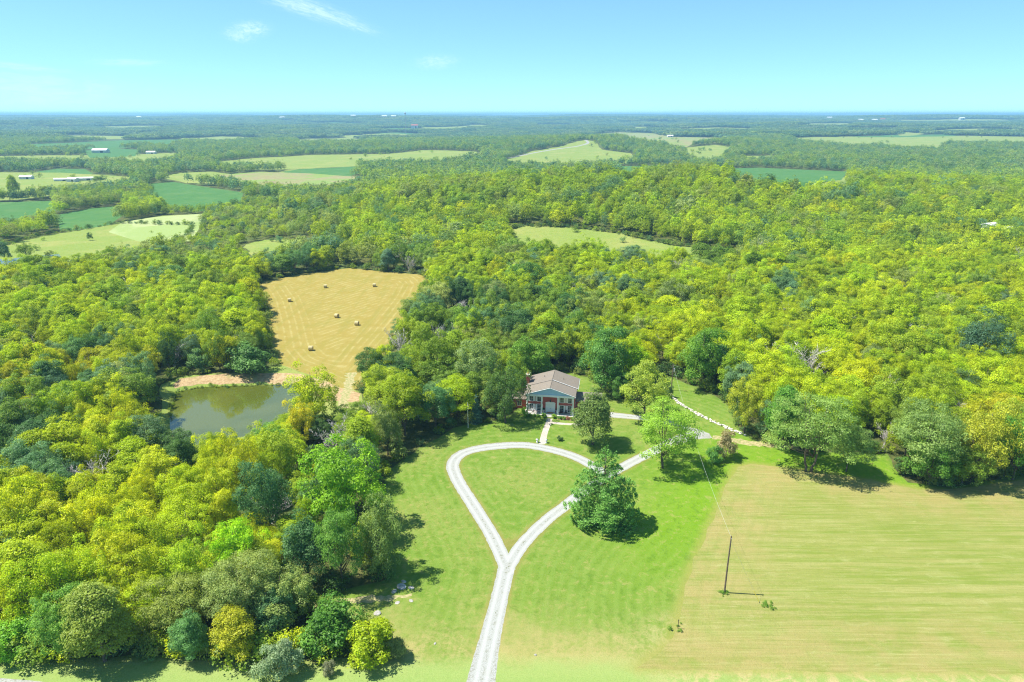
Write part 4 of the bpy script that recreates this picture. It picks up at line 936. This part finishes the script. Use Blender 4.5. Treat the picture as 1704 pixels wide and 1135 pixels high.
# grassy rim plants round the pond
rim_ = resample(np.array(pond + [pond[0]]), 1.1); rim_ = rim_[(rim_[:, 1] > np.mean([p[1] for p in pond])-6)] + rng.normal(0, .35, (len(rim_[(rim_[:, 1] > np.mean([p[1] for p in pond])-6)]), 2)); ns = len(ug)
wd_ = np.array([np.array(at(u, v)) + rng.normal(0, .45, 2) for u, v in [(1205, 988)]*9 + [(1272, 1004), (1282, 1008), (1278, 1012)]*4 + [(1127, 1048)]*5 + [(1131, 1040)]*2]); rim_ = np.r_[rim_, wd_]
ug = np.r_[ug, rim_]; u_, v_, _ = pxof(ug[:, 0], ug[:, 1], 0); tt = np.array([TINT[['green', 'mid', 'dark', 'bluish', 'olive', 'green'][i]] for i in rng.integers(0, 6, len(ug))])*rng.uniform(.7, 1.0, (len(ug), 1))
sz = rng.uniform(1.4, 5.2, len(ug)); sz[:ns][bigm] = rng.uniform(3.2, 6.2, bigm.sum()); sz[ns:] = rng.uniform(.7, 1.6, len(ug)-ns); sz[-len(wd_):] = rng.uniform(.35, .8, len(wd_)); tt[-len(wd_):] = (0.2, .36, .04); tt[:ns][bigm] = [TINT[['lime', 'mid', 'yellow', 'green', 'olive'][i]] for i in rng.integers(0, 5, bigm.sum())]; zz = hgt(ug[:, 0], ug[:, 1]); zz[ns:] = np.maximum(zz[ns:], POND_Z-.1)
scatter('undergrowth', np.c_[ug, zz], [IDX[['e_shrub_a', 'e_shrub_b'][i]] for i in rng.integers(0, 2, len(ug))], rng.uniform(0, 6, len(ug)), np.c_[sz/5.2, sz/5.2, sz*rng.uniform(.7, 1.2, len(ug))/5.5], tt)
print('tris', {k: len(v['crown'].polygons) for k, v in PROTO.items() if v['crown']})
print('counts', len(near), len(rest), n1, n2, n3, n4, 'hand', len(hand))

# ------------------------------------------------------------------ hay bales
M['hay_bale'] = plain('dry_hay', (0.50, 0.42, 0.22), .95, .25, 6, .05); M['hay_end'] = plain('hay_end', (0.40, 0.30, 0.15), .95, .3, 5, .05)
def bale_parts():
    n = 28; R = .82; W = 1.45; side = MB(); rng_ = random.Random(1)
    rings = [(-W/2, R*.93), (-W/2+.08, R), (-W/4, R*1.01), (0, R*.99), (W/4, R*1.01), (W/2-.08, R), (W/2, R*.93)]
    for (x0, r0), (x1, r1) in zip(rings[:-1], rings[1:]):
        for j in range(n):
            a, c = 2*math.pi*j/n, 2*math.pi*(j+1)/n; fa, fc = 1+.02*math.sin(j*2.3), 1+.02*math.sin((j+1) % n*2.3)
            side.quad([(x0, r0*fa*math.cos(a), r0*fa*math.sin(a)+R), (x0, r0*fc*math.cos(c), r0*fc*math.sin(c)+R), (x1, r1*fc*math.cos(c), r1*fc*math.sin(c)+R), (x1, r1*fa*math.cos(a), r1*fa*math.sin(a)+R)])
    ends = []
    for sx in (-1, 1):
        e = MB()
        for (ra, xa), (rb, xb) in (((.93, 0), (.6, .02)), ((.6, .02), (.3, .0)), ((.3, 0), (0.04, .03))):
            for j in range(n):
                a, c = 2*math.pi*j/n, 2*math.pi*(j+1)/n
                e.quad([(sx*(W/2+xx), R*q*math.cos(g), R*q*math.sin(g)+R) for q, xx, g in ((ra, xa, a), (ra, xa, c), (rb, xb, c), (rb, xb, a))])
        ends.append(e.mesh('bale_end', M['hay_end']))
    return side.mesh('bale_wrap', M['hay_bale'], True), ends
bw, be = bale_parts()
blab = ['round hay bale farthest left in the hay field', 'round hay bale at the upper centre of the hay field', 'round hay bale at the upper right of the hay field', 'round hay bale in the very middle of the hay field', 'round hay bale right of the middle one, near the right-hand trees', 'round hay bale by the tree shadow at the lower end of the field']
for lb, (u, v, rz) in zip(blab, [(482, 502, .35), (541.5, 479, .3), (623, 477, .15), (560.5, 528.5, -.4), (594, 541, -.1), (517.5, 583, .1)]):
    p_ = at3(u, v); o = empty('hay_bale', p_ - Vector((0, 0, .05)), rz); tag(o, lb, 'hay bale', 'round bales in the hay field'); o.scale = (1, 1, 1)
    link(bpy.data.objects.new('bale_wrap', bw), o)
    for e in be: link(bpy.data.objects.new('bale_end', e), o)

# ------------------------------------------------------------------ house
m, nt, out = new_mat('red_brick'); b = NB(nt); tc = b.n('ShaderNodeTexCoord').outputs['Object']
sx = b.n('ShaderNodeSeparateXYZ'); b.put(sx.inputs[0], tc); cx = b.n('ShaderNodeCombineXYZ'); b.put(cx.inputs[0], b.math('ADD', sx.outputs[0], sx.outputs[1])); b.put(cx.inputs[1], sx.outputs[2])
bk = b.n('ShaderNodeTexBrick'); b.put(bk.inputs['Vector'], cx.outputs[0]); bk.inputs['Scale'].default_value = 1; bk.inputs['Brick Width'].default_value = .22; bk.inputs['Row Height'].default_value = .075; bk.inputs['Mortar Size'].default_value = .008
bk.inputs['Color1'].default_value = (.44, .07, .06, 1); bk.inputs['Color2'].default_value = (.52, .10, .08, 1); bk.inputs['Mortar'].default_value = (.45, .26, .22, 1)
finish(b, out, b.mix(b.math('MULTIPLY', b.noise(tc, .8, 4), .35), bk.outputs[0], (.34, .06, .05)), .85, None, .2); M['brick'] = m
m, nt, out = new_mat('shingles'); b = NB(nt); tc = b.n('ShaderNodeTexCoord').outputs['Object']; f = b.noise(b.scaled(tc, (1, 6, 6)), 1.2, 5, .7); f2 = b.noise(tc, .35, 3)
c = b.mix(b.ramp(f, .35, .65), (0.185, 0.158, 0.128), (0.25, 0.212, 0.175)); c = b.mix(b.math('MULTIPLY', b.ramp(f2, .45, .65), .4), c, (.20, .175, .155)); finish(b, out, c, .95, b.bump(f, .5, .04), .1); M['shingle'] = m
M['white'] = plain('white_paint', (.80, .80, .78), .55, .04, 2, .3); M['trim_blue_shade'] = plain('gable_blue_shade', (.42, .58, .74), .6, .04, 2, .3)  # second one: white gable with its blue sky-lit shade put into the colour
M['glass'] = plain('window_glass', (.035, .05, .06), .08, .2, 1, .6); M['metal'] = plain('grey_metal', (.45, .46, .47), .4, .1, 4, .5, .6); M['dark'] = plain('dark_iron', (.03, .03, .035), .5, .2, 4, .4)
M['concrete'] = plain('concrete', (.50, .47, .42), .9, .12, 2, .15); M['wood'] = plain('weathered_pole_wood', (.16, .12, .09), .9, .25, 3, .1); M['limestone'] = plain('limestone', (.60, .56, .48), .9, .18, 2, .15)
M['farwhite'] = plain('white_metal_roof', (.82, .82, .82), .5, .04, .2, .3); M['farwall'] = plain('pale_wall', (.55, .55, .52), .8, .1, .2, .2); M['rock'] = plain('grey_rock', (.36, .345, .31), .95, .3, 2, .1); M['terracotta'] = plain('mat_orange', (.5, .22, .08), .9, .1, 3, .1); M['yellow'] = plain('yellow_plastic', (.75, .6, .05), .5, .05, 3, .3)
HROT = rad(-10.0)
cl_, cr_ = at(877, 688.5), at(953, 693.5)
hx, hy = (cl_[0]+cr_[0])/2, (cl_[1]+cr_[1])/2; HW = math.hypot(cr_[0]-cl_[0], cr_[1]-cl_[1])/2
HROT = math.atan2(cr_[1]-cl_[1], cr_[0]-cl_[0]); gz = 0.05
house = empty('brick_house', (hx, hy, gz), HROT); tag(house, 'two-storey red brick house with four white columns and brown gable roof', 'house')
def hb(name, boxes, mat, parent=house, sm=False):
    mb = MB()
    for c, d in boxes: mb.box(c, d)
    return mb.build(name, mat, parent)
EZ, RW, WY, DB = 5.75, HW+0.75, 1.45, 12.0     # eave height, half roof width, front wall line, depth
hb('porch_floor', [((0, .75, .12), (2*HW+1.6, 2.9, .24))], M['concrete'])
hb('step', [((0, -1.0, .06), (2.8, .6, .12))], M['concrete'])
WT = HW+0.35
def wallbox():
    mb = MB(); z1 = EZ-.1
    holes = []
    mb.box((0, WY+(DB-WY)/2, z1/2), (2*WT, DB-WY, z1)); return mb
wallbox().build('wall', M['brick'], house)
for i, f_ in enumerate((-1, -.365, .345, 1)):
    mb = MB(); x = f_*HW; mb.tube([(x, 0, .36), (x, 0, 2.2), (x, 0, EZ-.62)], [.23, .225, .19], 16); mb.box((x, 0, .30), (.62, .62, .14)); mb.box((x, 0, EZ-.56), (.56, .56, .12)); mb.build('column', M['white'], house)
hb('entablature', [((0, 0, EZ-.29), (2*HW+.7, .5, .42)), ((-HW-.1, WY/2+.12, EZ-.29), (.5, WY-.27, .42)), ((HW+.1, WY/2+.12, EZ-.29), (.5, WY-.27, .42))], M['white'])
hb('porch_ceiling', [((0, WY/2, EZ-.03), (2*HW+1.0, WY+.5, .06))], M['white'])
# roof: front gable porch roof and slightly raised main roof on one ridge
RZ = 7.9; y0, ys, y1 = -.5, 4.8, DB+.5
def roof_mesh(yf, yb, w, ez, rz, t=.16):
    mb = MB()
    for s in (-1, 1):
        a, c, d, e = (s*w, yf, ez), (0, yf, rz), (0, yb, rz), (s*w, yb, ez)
        A_, C_, D_, E_ = [(p[0], p[1], p[2]+t) for p in (a, c, d, e)]
        mb.quad([A_, C_, D_, E_]); mb.quad([a, c, d, e]); mb.quad([a, A_, E_, e]); mb.quad([a, c, C_, A_]); mb.quad([e, d, D_, E_])
    return mb
rf = roof_mesh(ys, y1, RW+.12, EZ+.05, RZ+.10).build('roof', M['shingle'], house); roof_mesh(y0, ys+.1, RW-.1, EZ+.0, RZ).build('porch_roof', M['shingle'], house)
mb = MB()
mb.quad([(-HW-.35, -.12, EZ+.02), (HW+.35, -.12, EZ+.02), (0, -.12, RZ-.12)]); mb.quad([(-HW-.35, .05, EZ+.02), (HW+.35, .05, EZ+.02), (0, .05, RZ-.12)]); mb.build('pediment', M['trim_blue_shade'], house)
mb = MB()
for s in (-1, 1): mb.tube([(s*(RW-.05), y0-.03, EZ-.02), (0, y0-.03, RZ+.02)], .06, 4)
mb.tube([(-RW+.1, -.2, EZ+.0), (RW-.1, -.2, EZ+.0)], .1, 4); mb.build('fascia', M['white'], house)
mb = MB(); mb.tube([(0.1, ys-.03, RZ+.31), (RW+.05, ys-.03, EZ+.28)], .07, 4); mb.build('roof_flashing', M['white'], house)
mb = MB(); mb.tube([(0, y0, RZ+.18), (0, ys, RZ+.18)], .07, 4); mb.tube([(0, ys, RZ+.28), (0, y1, RZ+.28)], .07, 4); mb.build('ridge_cap', M['shingle'], house)
for s in (-1, 1):
    mb = MB(); mb.tube([(s*(RW+.2), ys, EZ+.02), (s*(RW+.2), y1, EZ+.02)], .08, 6); mb.tube([(s*(RW-.05), ys, EZ-.05), (s*(WT+.08), ys, EZ-.4), (s*(WT+.08), ys, .1)], .05, 5); mb.build('gutter', M['white'], house)
mb = MB()
for vx, vy in ((-2.4, 8.5), (2.9, 7.8)): mb.tube([(vx, vy, RZ-.3*abs(vx)-.1), (vx, vy, RZ-.3*abs(vx)+.7)], .07, 6)
mb.build('roof_vent', M['dark'], house)
mb = MB()
mb.quad([(-WT, DB, EZ-.12), (WT, DB, EZ-.12), (0, DB, RZ-.02)]); mb.build('gable_wall', M['brick'], house)
# chimney
ch = MB().box((-WT-.45, 7.6, 4.2), (.9, 1.9, 8.4)).build('chimney', M['brick'], house)
MB().box((-WT-.45, 7.6, 8.47), (1.1, 2.1, .14)).build('chimney_cap', M['limestone'], ch)
for yy in (7.2, 8.0): MB().tube([(-WT-.45, yy, 8.5), (-WT-.45, yy, 8.85)], .17, 8).build('flue', M['terracotta'], ch)
# windows: frame, panes, muntins, shutters
def window(x, z, w=1.0, h=1.55, y=WY, shut=True, par=house, side=0):
    wmb = MB()
    fr = MB(); t = .09
    for c, d in (((x-w/2-t/2, y-.05, z), (t, .12, h+2*t)), ((x+w/2+t/2, y-.05, z), (t, .12, h+2*t)), ((x, y-.05, z+h/2+t/2), (w, .12, t)), ((x, y-.07, z-h/2-t/2), (w+.2, .16, t))): fr.box(c, d)
    wf = fr.build('window', M['white'], par)
    MB().box((x, y-.012, z+h/4), (w-.006, .02, h/2-.03)).build('pane', M['glass'], wf); MB().box((x, y-.012, z-h/4), (w-.006, .02, h/2-.03)).build('pane', M['glass'], wf)
    mu = MB(); mu.box((x, y-.03, z), (w, .03, .05)); mu.box((x, y-.034, z), (.035, .03, h)); mu.box((x, y-.027, z+h/4), (w, .02, .03)); mu.box((x, y-.027, z-h/4), (w, .02, .03)); mu.build('muntin', M['white'], wf)
    if shut:
        for s in (-1, 1):
            sm_ = MB(); sm_.box((x+s*(w/2+.31), y-.035, z), (.40, .06, h+.1))
            for q in range(7): sm_.box((x+s*(w/2+.31), y-.075, z-h/2+.15+q*h/7), (.30, .02, .05))
            sm_.build('shutter', M['white'], par)
for fx in (-.845, -.50, .50, .845):
    window(fx*HW, 3.85, .95, 1.30); window(fx*HW, 1.42, .95, 1.80)
# entrance
hb('door_surround', [((-1.16, WY-.07, 1.42), (.28, .16, 2.36)), ((1.16, WY-.07, 1.42), (.28, .16, 2.36)), ((0, WY-.07, 2.72), (2.6, .16, .24))], M['white'])
mb = MB(); arc = [(-1.4, 2.84)] + [(1.4*math.cos(math.pi - q*math.pi/12), 2.84+.38*math.sin(q*math.pi/12)) for q in range(13)] + [(1.4, 2.84)]
mb.quad([(x, WY-.16, z) for x, z in arc]); mb.quad([(x, WY-.02, z) for x, z in arc])
for (xa, za), (xb, zb) in zip(arc[:-1], arc[1:]): mb.quad([(xa, WY-.16, za), (xb, WY-.16, zb), (xb, WY-.02, zb), (xa, WY-.02, za)])
mb.build('door_pediment', M['white'], house)
for s in (-1, 1):
    d_ = MB().box((s*.505, WY-.05, 1.42), (1.0, .09, 2.34)).build('door', M['white'], house)
    pn = MB()
    for zz_ in (.75, 1.5, 2.2):
        for q in (-.22, .22): pn.box((s*.505+q, WY-.105, zz_), (.32, .02, .5))
    pn.build('door_panel', M['white'], d_); MB().tube([(s*.09, WY-.10, 1.35), (s*.09, WY-.18, 1.35)], .045, 8).build('door_knob', M['dark'], d_)
hb('doormat', [((0, WY-.55, .26), (1.5, .6, .03))], M['terracotta'])
mb = MB(); mb.tube([(0, .95, EZ-.1), (0, .95, 3.95)], .015, 4); mb.tube([(0, .95, 3.95), (0, .95, 3.85), (0, .95, 3.4), (0, .95, 3.3)], [.05, .22, .18, .04], 6); mb.build('porch_lantern', M['dark'], house)
# right side windows on the side wall
for yy in (4.5, 8.5):
    for z in (4.2, 1.7):
        f_ = MB().box((WT+.03, yy, z), (.06, 1.1, 1.5)).build('window', M['white'], house); MB().box((WT+.065, yy, z), (.012, .9, 1.3)).build('pane', M['glass'], f_)
# low wings
def wing(x0, x1, ya, yb, ez, rz, win):
    mb = MB().box(((x0+x1)/2, (ya+yb)/2, ez/2), (x1-x0, yb-ya, ez)); mb.build('wing_wall', M['brick'], house)
    r = MB(); t = .14; o_ = .4; ym = (ya+yb)/2
    for s, yy in ((-1, ya-o_), (1, yb+o_)):
        a, c, d, e = (x0-o_*0, yy, ez-.05), (x0, ym, rz), (x1, ym, rz), (x1, yy, ez-.05); A_, C_, D_, E_ = [(p[0], p[1], p[2]+t) for p in (a, c, d, e)]
        r.quad([A_, C_, D_, E_]); r.quad([a, c, d, e]); r.quad([a, A_, E_, e]); r.quad([a, c, C_, A_]); r.quad([e, d, D_, E_])
    for xx in (x0+.01, x1-.01): r.quad([(xx, ya, ez-.02), (xx, yb, ez-.02), (xx, ym, rz-.02)])
    r.build('wing_roof', M['shingle'], house)
    for xw in win: window(xw, ez*.52, 1.1, 1.2, ya, False)
wing(-WT-6.5, -WT-.02, 3.4, 10.5, 2.7, 4.3, (-WT-2.2, -WT-4.6))
wing(WT+.02, WT+7.0, 4.6, 10.8, 2.5, 3.9, (WT+2.2, WT+5))
# things on the porch and along its front
def hloc(x, y, z=0.0):
    c, s = math.cos(HROT), math.sin(HROT); return Vector((hx + x*c - y*s, hy + x*s + y*c, gz + z))
def urn(loc, label, group, s=1.0):
    o = empty('planter_urn', loc); tag(o, label, 'planter', group); o.scale = (s, s, s)
    mb = MB(); mb.box((0, 0, .06), (.36, .36, .12)); mb.tube([(0, 0, .12), (0, 0, .22), (0, 0, .32), (0, 0, .52), (0, 0, .62), (0, 0, .66)], [.12, .07, .14, .26, .24, .30], 14); mb.build('urn_bowl', M['white'], o, True); return o
def plant_in(o, tint=(0.06, .13, .02)):
    c = link(bpy.data.objects.new('foliage', PROTO['shrub_b']['crown']), o); c.location = (0, 0, .6); c.scale = (.11, .11, .11); c['tint'] = tint
for x, lb in ((-1.75, 'white urn planter on the porch left of the double door'), (1.75, 'white urn planter on the porch right of the double door')): plant_in(urn(hloc(x, 1.1, .24), lb, 'urns beside the front door', 1.15))
for (u, v), lb in (((894, 736), 'white stone urn at the left side of the walkway by the gravel'), ((909, 737), 'white stone urn at the right side of the walkway by the gravel')): urn(at3(u, v), lb, 'urns at the walkway end', 1.25)
def chair(x, y, rz, mat, label):
    o = empty('porch_chair', hloc(x, y, .24), HROT + rz); tag(o, label, 'chair', 'porch chairs')
    MB().box((0, 0, .43), (.55, .5, .05)).build('seat', mat, o); bk_ = MB()
    for q in range(5): bk_.box((-.22+q*.11, .25, .78), (.07, .03, .66))
    bk_.box((0, .25, 1.12), (.55, .04, .06)); bk_.build('backrest', mat, o)
    for ax in (-.25, .25): MB().box((ax, 0, .66), (.07, .55, .04)).build('armrest', mat, o)
    for ax in (-.24, .24):
        for ay in (-.22, .22): MB().box((ax, ay, .205), (.05, .05, .41)).build('leg', mat, o)
chair(-4.9, .95, 2.9, M['white'], 'white porch chair at the left end of the porch'); chair(-3.9, .9, 3.3, M['white'], 'white porch chair nearer the left inner column')
chair(3.0, .95, 2.9, M['dark'], 'dark porch chair next to the right inner column'); chair(4.2, .9, 3.3, M['dark'], 'dark porch chair at the middle of the right porch bay')
def bush(loc, d, h, tint, label, group=None):
    return add_tree(loc[0], loc[1], h, d, 'shrub_a', tint, label, 'bush', group)
bush(hloc(-1.35, -1.4), 1.5, 1.1, (.11, .2, .02), 'clipped round bush left of the porch steps', 'front bushes'); bush(hloc(1.35, -1.5), 1.6, 1.1, (.14, .22, .02), 'clipped round bush right of the porch steps', 'front bushes')
for q, x in enumerate((2.9, 4.0, 5.0, 6.0)): bush(hloc(x, -1.9 - .1*(q % 2)), 1.3, .8, (.08+.02*q, .17, .02) if q != 2 else (.2, .09, .06), ['low green bush nearest the steps in the right flower bed', 'second low bush in the right flower bed', 'reddish low bush in the right flower bed', 'low bush at the right end of the flower bed'][q], 'front bushes')
for q, x in enumerate((-6.6, -5.2, -4.0, -2.8)): bush(hloc(x, -1.5), 1.2 if q else 2.0, .8 if q else 2.2, (.09, .18, .02) if q else (.17, .28, .02), ['taller bright green shrub at the porch\'s left corner', 'low bush under the left outer column', 'low bush in the middle of the left flower bed', 'low bush beside the left inner column'][q], 'front bushes')
bush(at3(932, 733), 1.6, 1.1, (.06, .11, .03), 'small round dark bush alone on the lawn below the house')
bd = MB(); bd.quad([tuple(hloc(x, y, .03)) for x, y in ((2.2, -2.5), (7.2, -2.5), (7.2, -1.05), (2.2, -1.05))]); tag(bd.build('flower_bed', M['bank']), kind='structure')

# ------------------------------------------------------------------ poles and wires
fpb = at3(779, 712); fp = empty('flagpole', fpb); tag(fp, 'thin white flagpole on the lawn left of the oak', 'flagpole')
MB().tube([(0, 0, -.2), (0, 0, 3), (0, 0, 6.9)], [.07, .055, .035], 8).build('pole', M['white'], fp); MB().tube([(0, 0, 6.9), (0, 0, 6.98), (0, 0, 7.06)], [.03, .09, .02], 8).build('finial', M['metal'], fp)
M['flag_red'] = plain('flag_red', (.5, .03, .04), .8, .1, 5, .1)
fl = MB()
for s_i in range(6):
    for q in range(3):
        zt = 6.5 - q*.45; x0_, x1_ = .05 + .05*math.sin(q+s_i), .05
        fl.quad([(.06+.035*s_i, .05*math.sin(s_i*2+q), zt), (.06+.035*(s_i+1), .05*math.sin(s_i*2+2+q), zt-.05), (.06+.035*(s_i+1), .05*math.sin(s_i*2+2.4+q), zt-.47), (.06+.035*s_i, .05*math.sin(s_i*2+.4+q), zt-.45)], s_i % 2)
fl.build('flag', [M['flag_red'], M['white']], fp)
pb = at3(1205.5, 986); dx, dy, dz = ray(1207, 892); PH = CAM_Z + dz*pb.y/dy - pb.z
pole1 = empty('utility_pole', pb); tag(pole1, 'tall wooden utility pole standing alone in the mown field', 'utility pole')
MB().tube([(0, 0, -.3), (0, 0, PH*.5), (0.05, 0, PH)], [.15, .13, .10], 10).build('pole', M['wood'], pole1)
mb = MB(); mb.tube([(0.05, 0, PH-.35), (.05, -.25, PH-.35)], .04, 6); mb.tube([(.05, -.25, PH-.3), (.05, -.25, PH-.45)], .06, 8); mb.build('insulator', M['metal'], pole1)
an = at3(1264, 1004); gv = an - pb
MB().tube([(0.05, 0, PH-.8), tuple(gv)], .012, 4).build('guy_wire', M['metal'], pole1)
MB().tube([tuple(gv + (Vector((0, 0, PH-.8))-gv)*.02), tuple(gv + (Vector((0, 0, PH-.8))-gv)*.20)], .045, 6).build('guy_guard', M['yellow'], pole1)
p2 = at3(1117, 650); dx, dy, dz = ray(1118, 606); PH2 = CAM_Z + dz*p2.y/dy - p2.z
pole2 = empty('utility_pole', p2); tag(pole2, 'wooden utility pole with grey transformer above the stone wall', 'utility pole')
MB().tube([(0, 0, -.3), (0, 0, PH2*.5), (0, 0, PH2)], [.16, .14, .11], 10).build('pole', M['wood'], pole2)
mb = MB(); mb.tube([(.38, -.1, PH2-2.3), (.38, -.1, PH2-1.3), (.38, -.1, PH2-1.2)], [.28, .28, .1], 12); mb.build('transformer', M['metal'], pole2); MB().box((0, -.16, PH2-.5), (1.7, .1, .12)).build('crossarm', M['wood'], pole2)
def wire(a, c, sag, label):
    n = 24; o = MB().tube([tuple(Vector(a).lerp(Vector(c), t/n) - Vector((0, 0, sag*4*(t/n)*(1-t/n)))) for t in range(n+1)], .012, 4).build('power_line', M['farwall']); tag(o, label, 'power line')
wire(pb + Vector((.05, -.25, PH-.3)), p2 + Vector((0, -.16, PH2-.4)), 2.2, 'overhead wire strung from the field pole up to the transformer pole')
sp = at3(1128, 1046); o = empty('marker_post', sp); tag(o, 'short dark post where the lawn meets the mown field', 'post'); MB().tube([(0, 0, -.1), (0, 0, 1.6)], .05, 6).build('post', M['dark'], o); MB().box((0, 0, 1.62), (.14, .14, .06)).build('post_cap', M['dark'], o)

# ------------------------------------------------------------------ stones
def rock(mb, c, s, rng_, flat_=.6):
    k = len(mb.v); n, m_ = 7, 4; ax = rng_.uniform(0, 3.1); ca, sa = math.cos(ax), math.sin(ax); el = rng_.uniform(1, 1.5)
    ring = []
    for i in range(m_+1):
        th = math.pi*i/m_; row = []
        for j in range(n):
            ph = 2*math.pi*j/n; r_ = s*rng_.uniform(.8, 1.12); x, y, z = r_*math.sin(th)*math.cos(ph)*el, r_*math.sin(th)*math.sin(ph), r_*math.cos(th)*flat_
            row.append(len(mb.v)); mb.v.append((c[0]+x*ca-y*sa, c[1]+x*sa+y*ca, c[2]+z))
        ring.append(row)
    for i in range(m_):
        for j in range(n): mb.f.append((ring[i][j], ring[i][(j+1) % n], ring[i+1][(j+1) % n], ring[i+1][j])); mb.m.append(0)
rr_ = random.Random(9)
wl_ = resample(catmull([at(u, v) for u, v in [(1098, 640), (1112, 652), (1124, 667), (1145, 681), (1175, 697), (1205, 711), (1238, 724)]]), .55)
sw = empty('stone_wall', (wl_[0][0], wl_[0][1], 0)); tag(sw, 'low pale dry stone wall running down the grassy bank', 'stone wall'); mb = MB()
for q in wl_:
    z = h1(*q); zz_ = rr_.uniform(.3, .42)
    rock(mb, (q[0]-wl_[0][0]+rr_.uniform(-.25, .25), q[1]-wl_[0][1]+rr_.uniform(-.3, .3), z+.15), zz_, rr_); 
    if rr_.random() < .7: rock(mb, (q[0]-wl_[0][0]+rr_.uniform(-.2, .2), q[1]-wl_[0][1]+rr_.uniform(-.2, .2), z+.45), .26, rr_)
tag(mb.build('stones', M['limestone'], sw), kind='stuff')
def boulder(u, v, s, fl_, label):
    p_ = at3(u, v); mb = MB(); rock(mb, (0, 0, s*fl_*.25), s, rr_, fl_); o = mb.build('boulder', M['rock']); o.location = p_
    sub = o.modifiers.new('s', 'SUBSURF'); sub.levels = sub.render_levels = 1; tag(o, label, 'rock', 'pale rocks beside the rocky track')
boulder(628, 1021, .75, .35, 'pale grey boulder lying alone below the rocky track'); boulder(668, 976, 1.0, .12, 'largest flat rock outcrop at the top of the rocky track'); boulder(656, 984, .55, .14, 'flat rock under the left end of the outcrop')
boulder(684, 978, .55, .14, 'flat rock at the right end of the outcrop'); boulder(661, 1003, .5, .14, 'small flat stone in the middle of the rocky track'); boulder(684, 1000, .42, .35, 'small stone at the right end of the rocky track'); boulder(672, 968, .5, .25, 'flat stone at the upper rim of the outcrop')
boulder(891, 1090, .22, .7, 'tiny white stone on the lawn right of the drive'); boulder(724, 1071, .22, .5, 'tiny white stone on the dry grass left of the drive')
# fallen limb below the right woods
p_ = at3(1452, 752); o = MB().tube([(0, 0, .3), (1.8, -.3, .5), (3.4, -.2, .35), (4.6, .4, .3)], [.06, .13, .16, .18], 7).tube([(1.8, -.3, .5), (.9, .5, 1.0), (.3, .5, 1.2)], [.09, .06, .03], 5).build('fallen_branch', M['deadbark']); o.location = p_; tag(o, 'pale fallen branch lying at the wood edge behind the leaning tree', 'branch')

# ------------------------------------------------------------------ far farm buildings
M['farred'] = plain('red_roof', (.45, .09, .07), .7, .1, .2, .2); 
def shed(u, v, w, dpt, h, label, roofm='farwhite', rz=0.1, cat='shed', name='farm_shed', group='farm buildings in the valley'):
    p_ = at3(u, v); o = empty(name, p_, rz); tag(o, label, cat, group)
    MB().box((0, 0, h/2), (w, dpt, h)).build('wall', M['farwall'], o); mb = MB(); e = .4; rz_ = h + dpt*.2
    for s in (-1, 1):
        a, c, d_, f_ = (-w/2-e, s*(dpt/2+e), h-.1), (-w/2-e, 0, rz_), (w/2+e, 0, rz_), (w/2+e, s*(dpt/2+e), h-.1); A_, C_, D_, E_ = [(q[0], q[1], q[2]+.3) for q in (a, c, d_, f_)]
        mb.quad([A_, C_, D_, E_]); mb.quad([a, c, d_, f_]); mb.quad([a, A_, E_, f_]); mb.quad([a, c, C_, A_]); mb.quad([f_, d_, D_, E_])
    for xx in (-w/2, w/2): mb.quad([(xx, -dpt/2, h), (xx, dpt/2, h), (xx, 0, rz_)])
    mb.build('roof', M[roofm], o); MB().box((w*.18, -dpt/2-.03, h*.4), (w*.2, .06, h*.8)).build('door', M['dark'], o)
shed(45, 298, 16, 9, 3.5, 'white farmhouse in the valley, farthest left'); shed(122, 302, 14, 9, 3.5, 'white shed with pale blue wall in the valley farmyard', rz=-.2); shed(143, 300, 22, 7, 3, 'long low white shed right of the valley farmyard shed', rz=.3)
shed(104, 301, 20, 6, 2.4, 'low pale shed at the left of the valley farmyard'); shed(168, 254, 34, 20, 6, 'big white barn beyond the tree lines at left', rz=.1); shed(252, 256, 20, 12, 4, 'small white barn right of the big one at left')
shed(1115, 228, 22, 12, 5, 'white house on the tan hill right of centre', cat='house', name='farmhouse'); shed(1643, 394, 9, 6, 7.4, 'white-roofed house showing among the right-hand treetops', cat='house', name='farmhouse', rz=.5); shed(1672, 399, 6, 4, 7.2, 'smaller white roof right of the white-roofed house in the trees', rz=.4)
for i, (u, v, rm) in enumerate(((1432, 203, 'farwhite'), (1468, 202, 'farred'), (1455, 203, 'farwhite'), (1600, 200, 'farwhite'), (1380, 199, 'farwhite'), (588, 196, 'farwhite'), (640, 197, 'farwhite'), (655, 197, 'farwhite'), (470, 199, 'farwhite'), (232, 198, 'farwhite'), (690, 214, 'farred'))):
    shed(u, v, 40, 26, 18, ['white speck of a farm on the right horizon, left of the red roof', 'red-roofed farm on the right horizon', 'white farm just left of the red-roofed one on the horizon', 'white farm near the right end of the horizon', 'white farm on the horizon above the pale right field', 'white farm on the horizon left of the water tower', 'white building on the horizon near the water tower', 'white building just below the horizon water tower', 'white farm on the left-centre horizon', 'white farm on the far left horizon', 'small red roof in the distant woods left of centre'][i], rm, group='specks of farms near the horizon')
wx, wy = at(675, 208); wx, wy = wx*2600/wy, 2600.0; wt = Vector((wx, wy, h1(wx, wy))); zt = 81.0 - wt.z
o = empty('water_tower', wt); tag(o, 'tiny dark water tower standing on the horizon left of centre', 'water tower')
MB().tube([(0, 0, 0), (0, 0, zt-7)], 0.9, 8).build('column', M['metal'], o); MB().tube([(0, 0, zt-7), (0, 0, zt-5), (0, 0, zt-1.5), (0, 0, zt)], [1, 3, 3, .8], 12).build('tank', M['metal'], o)
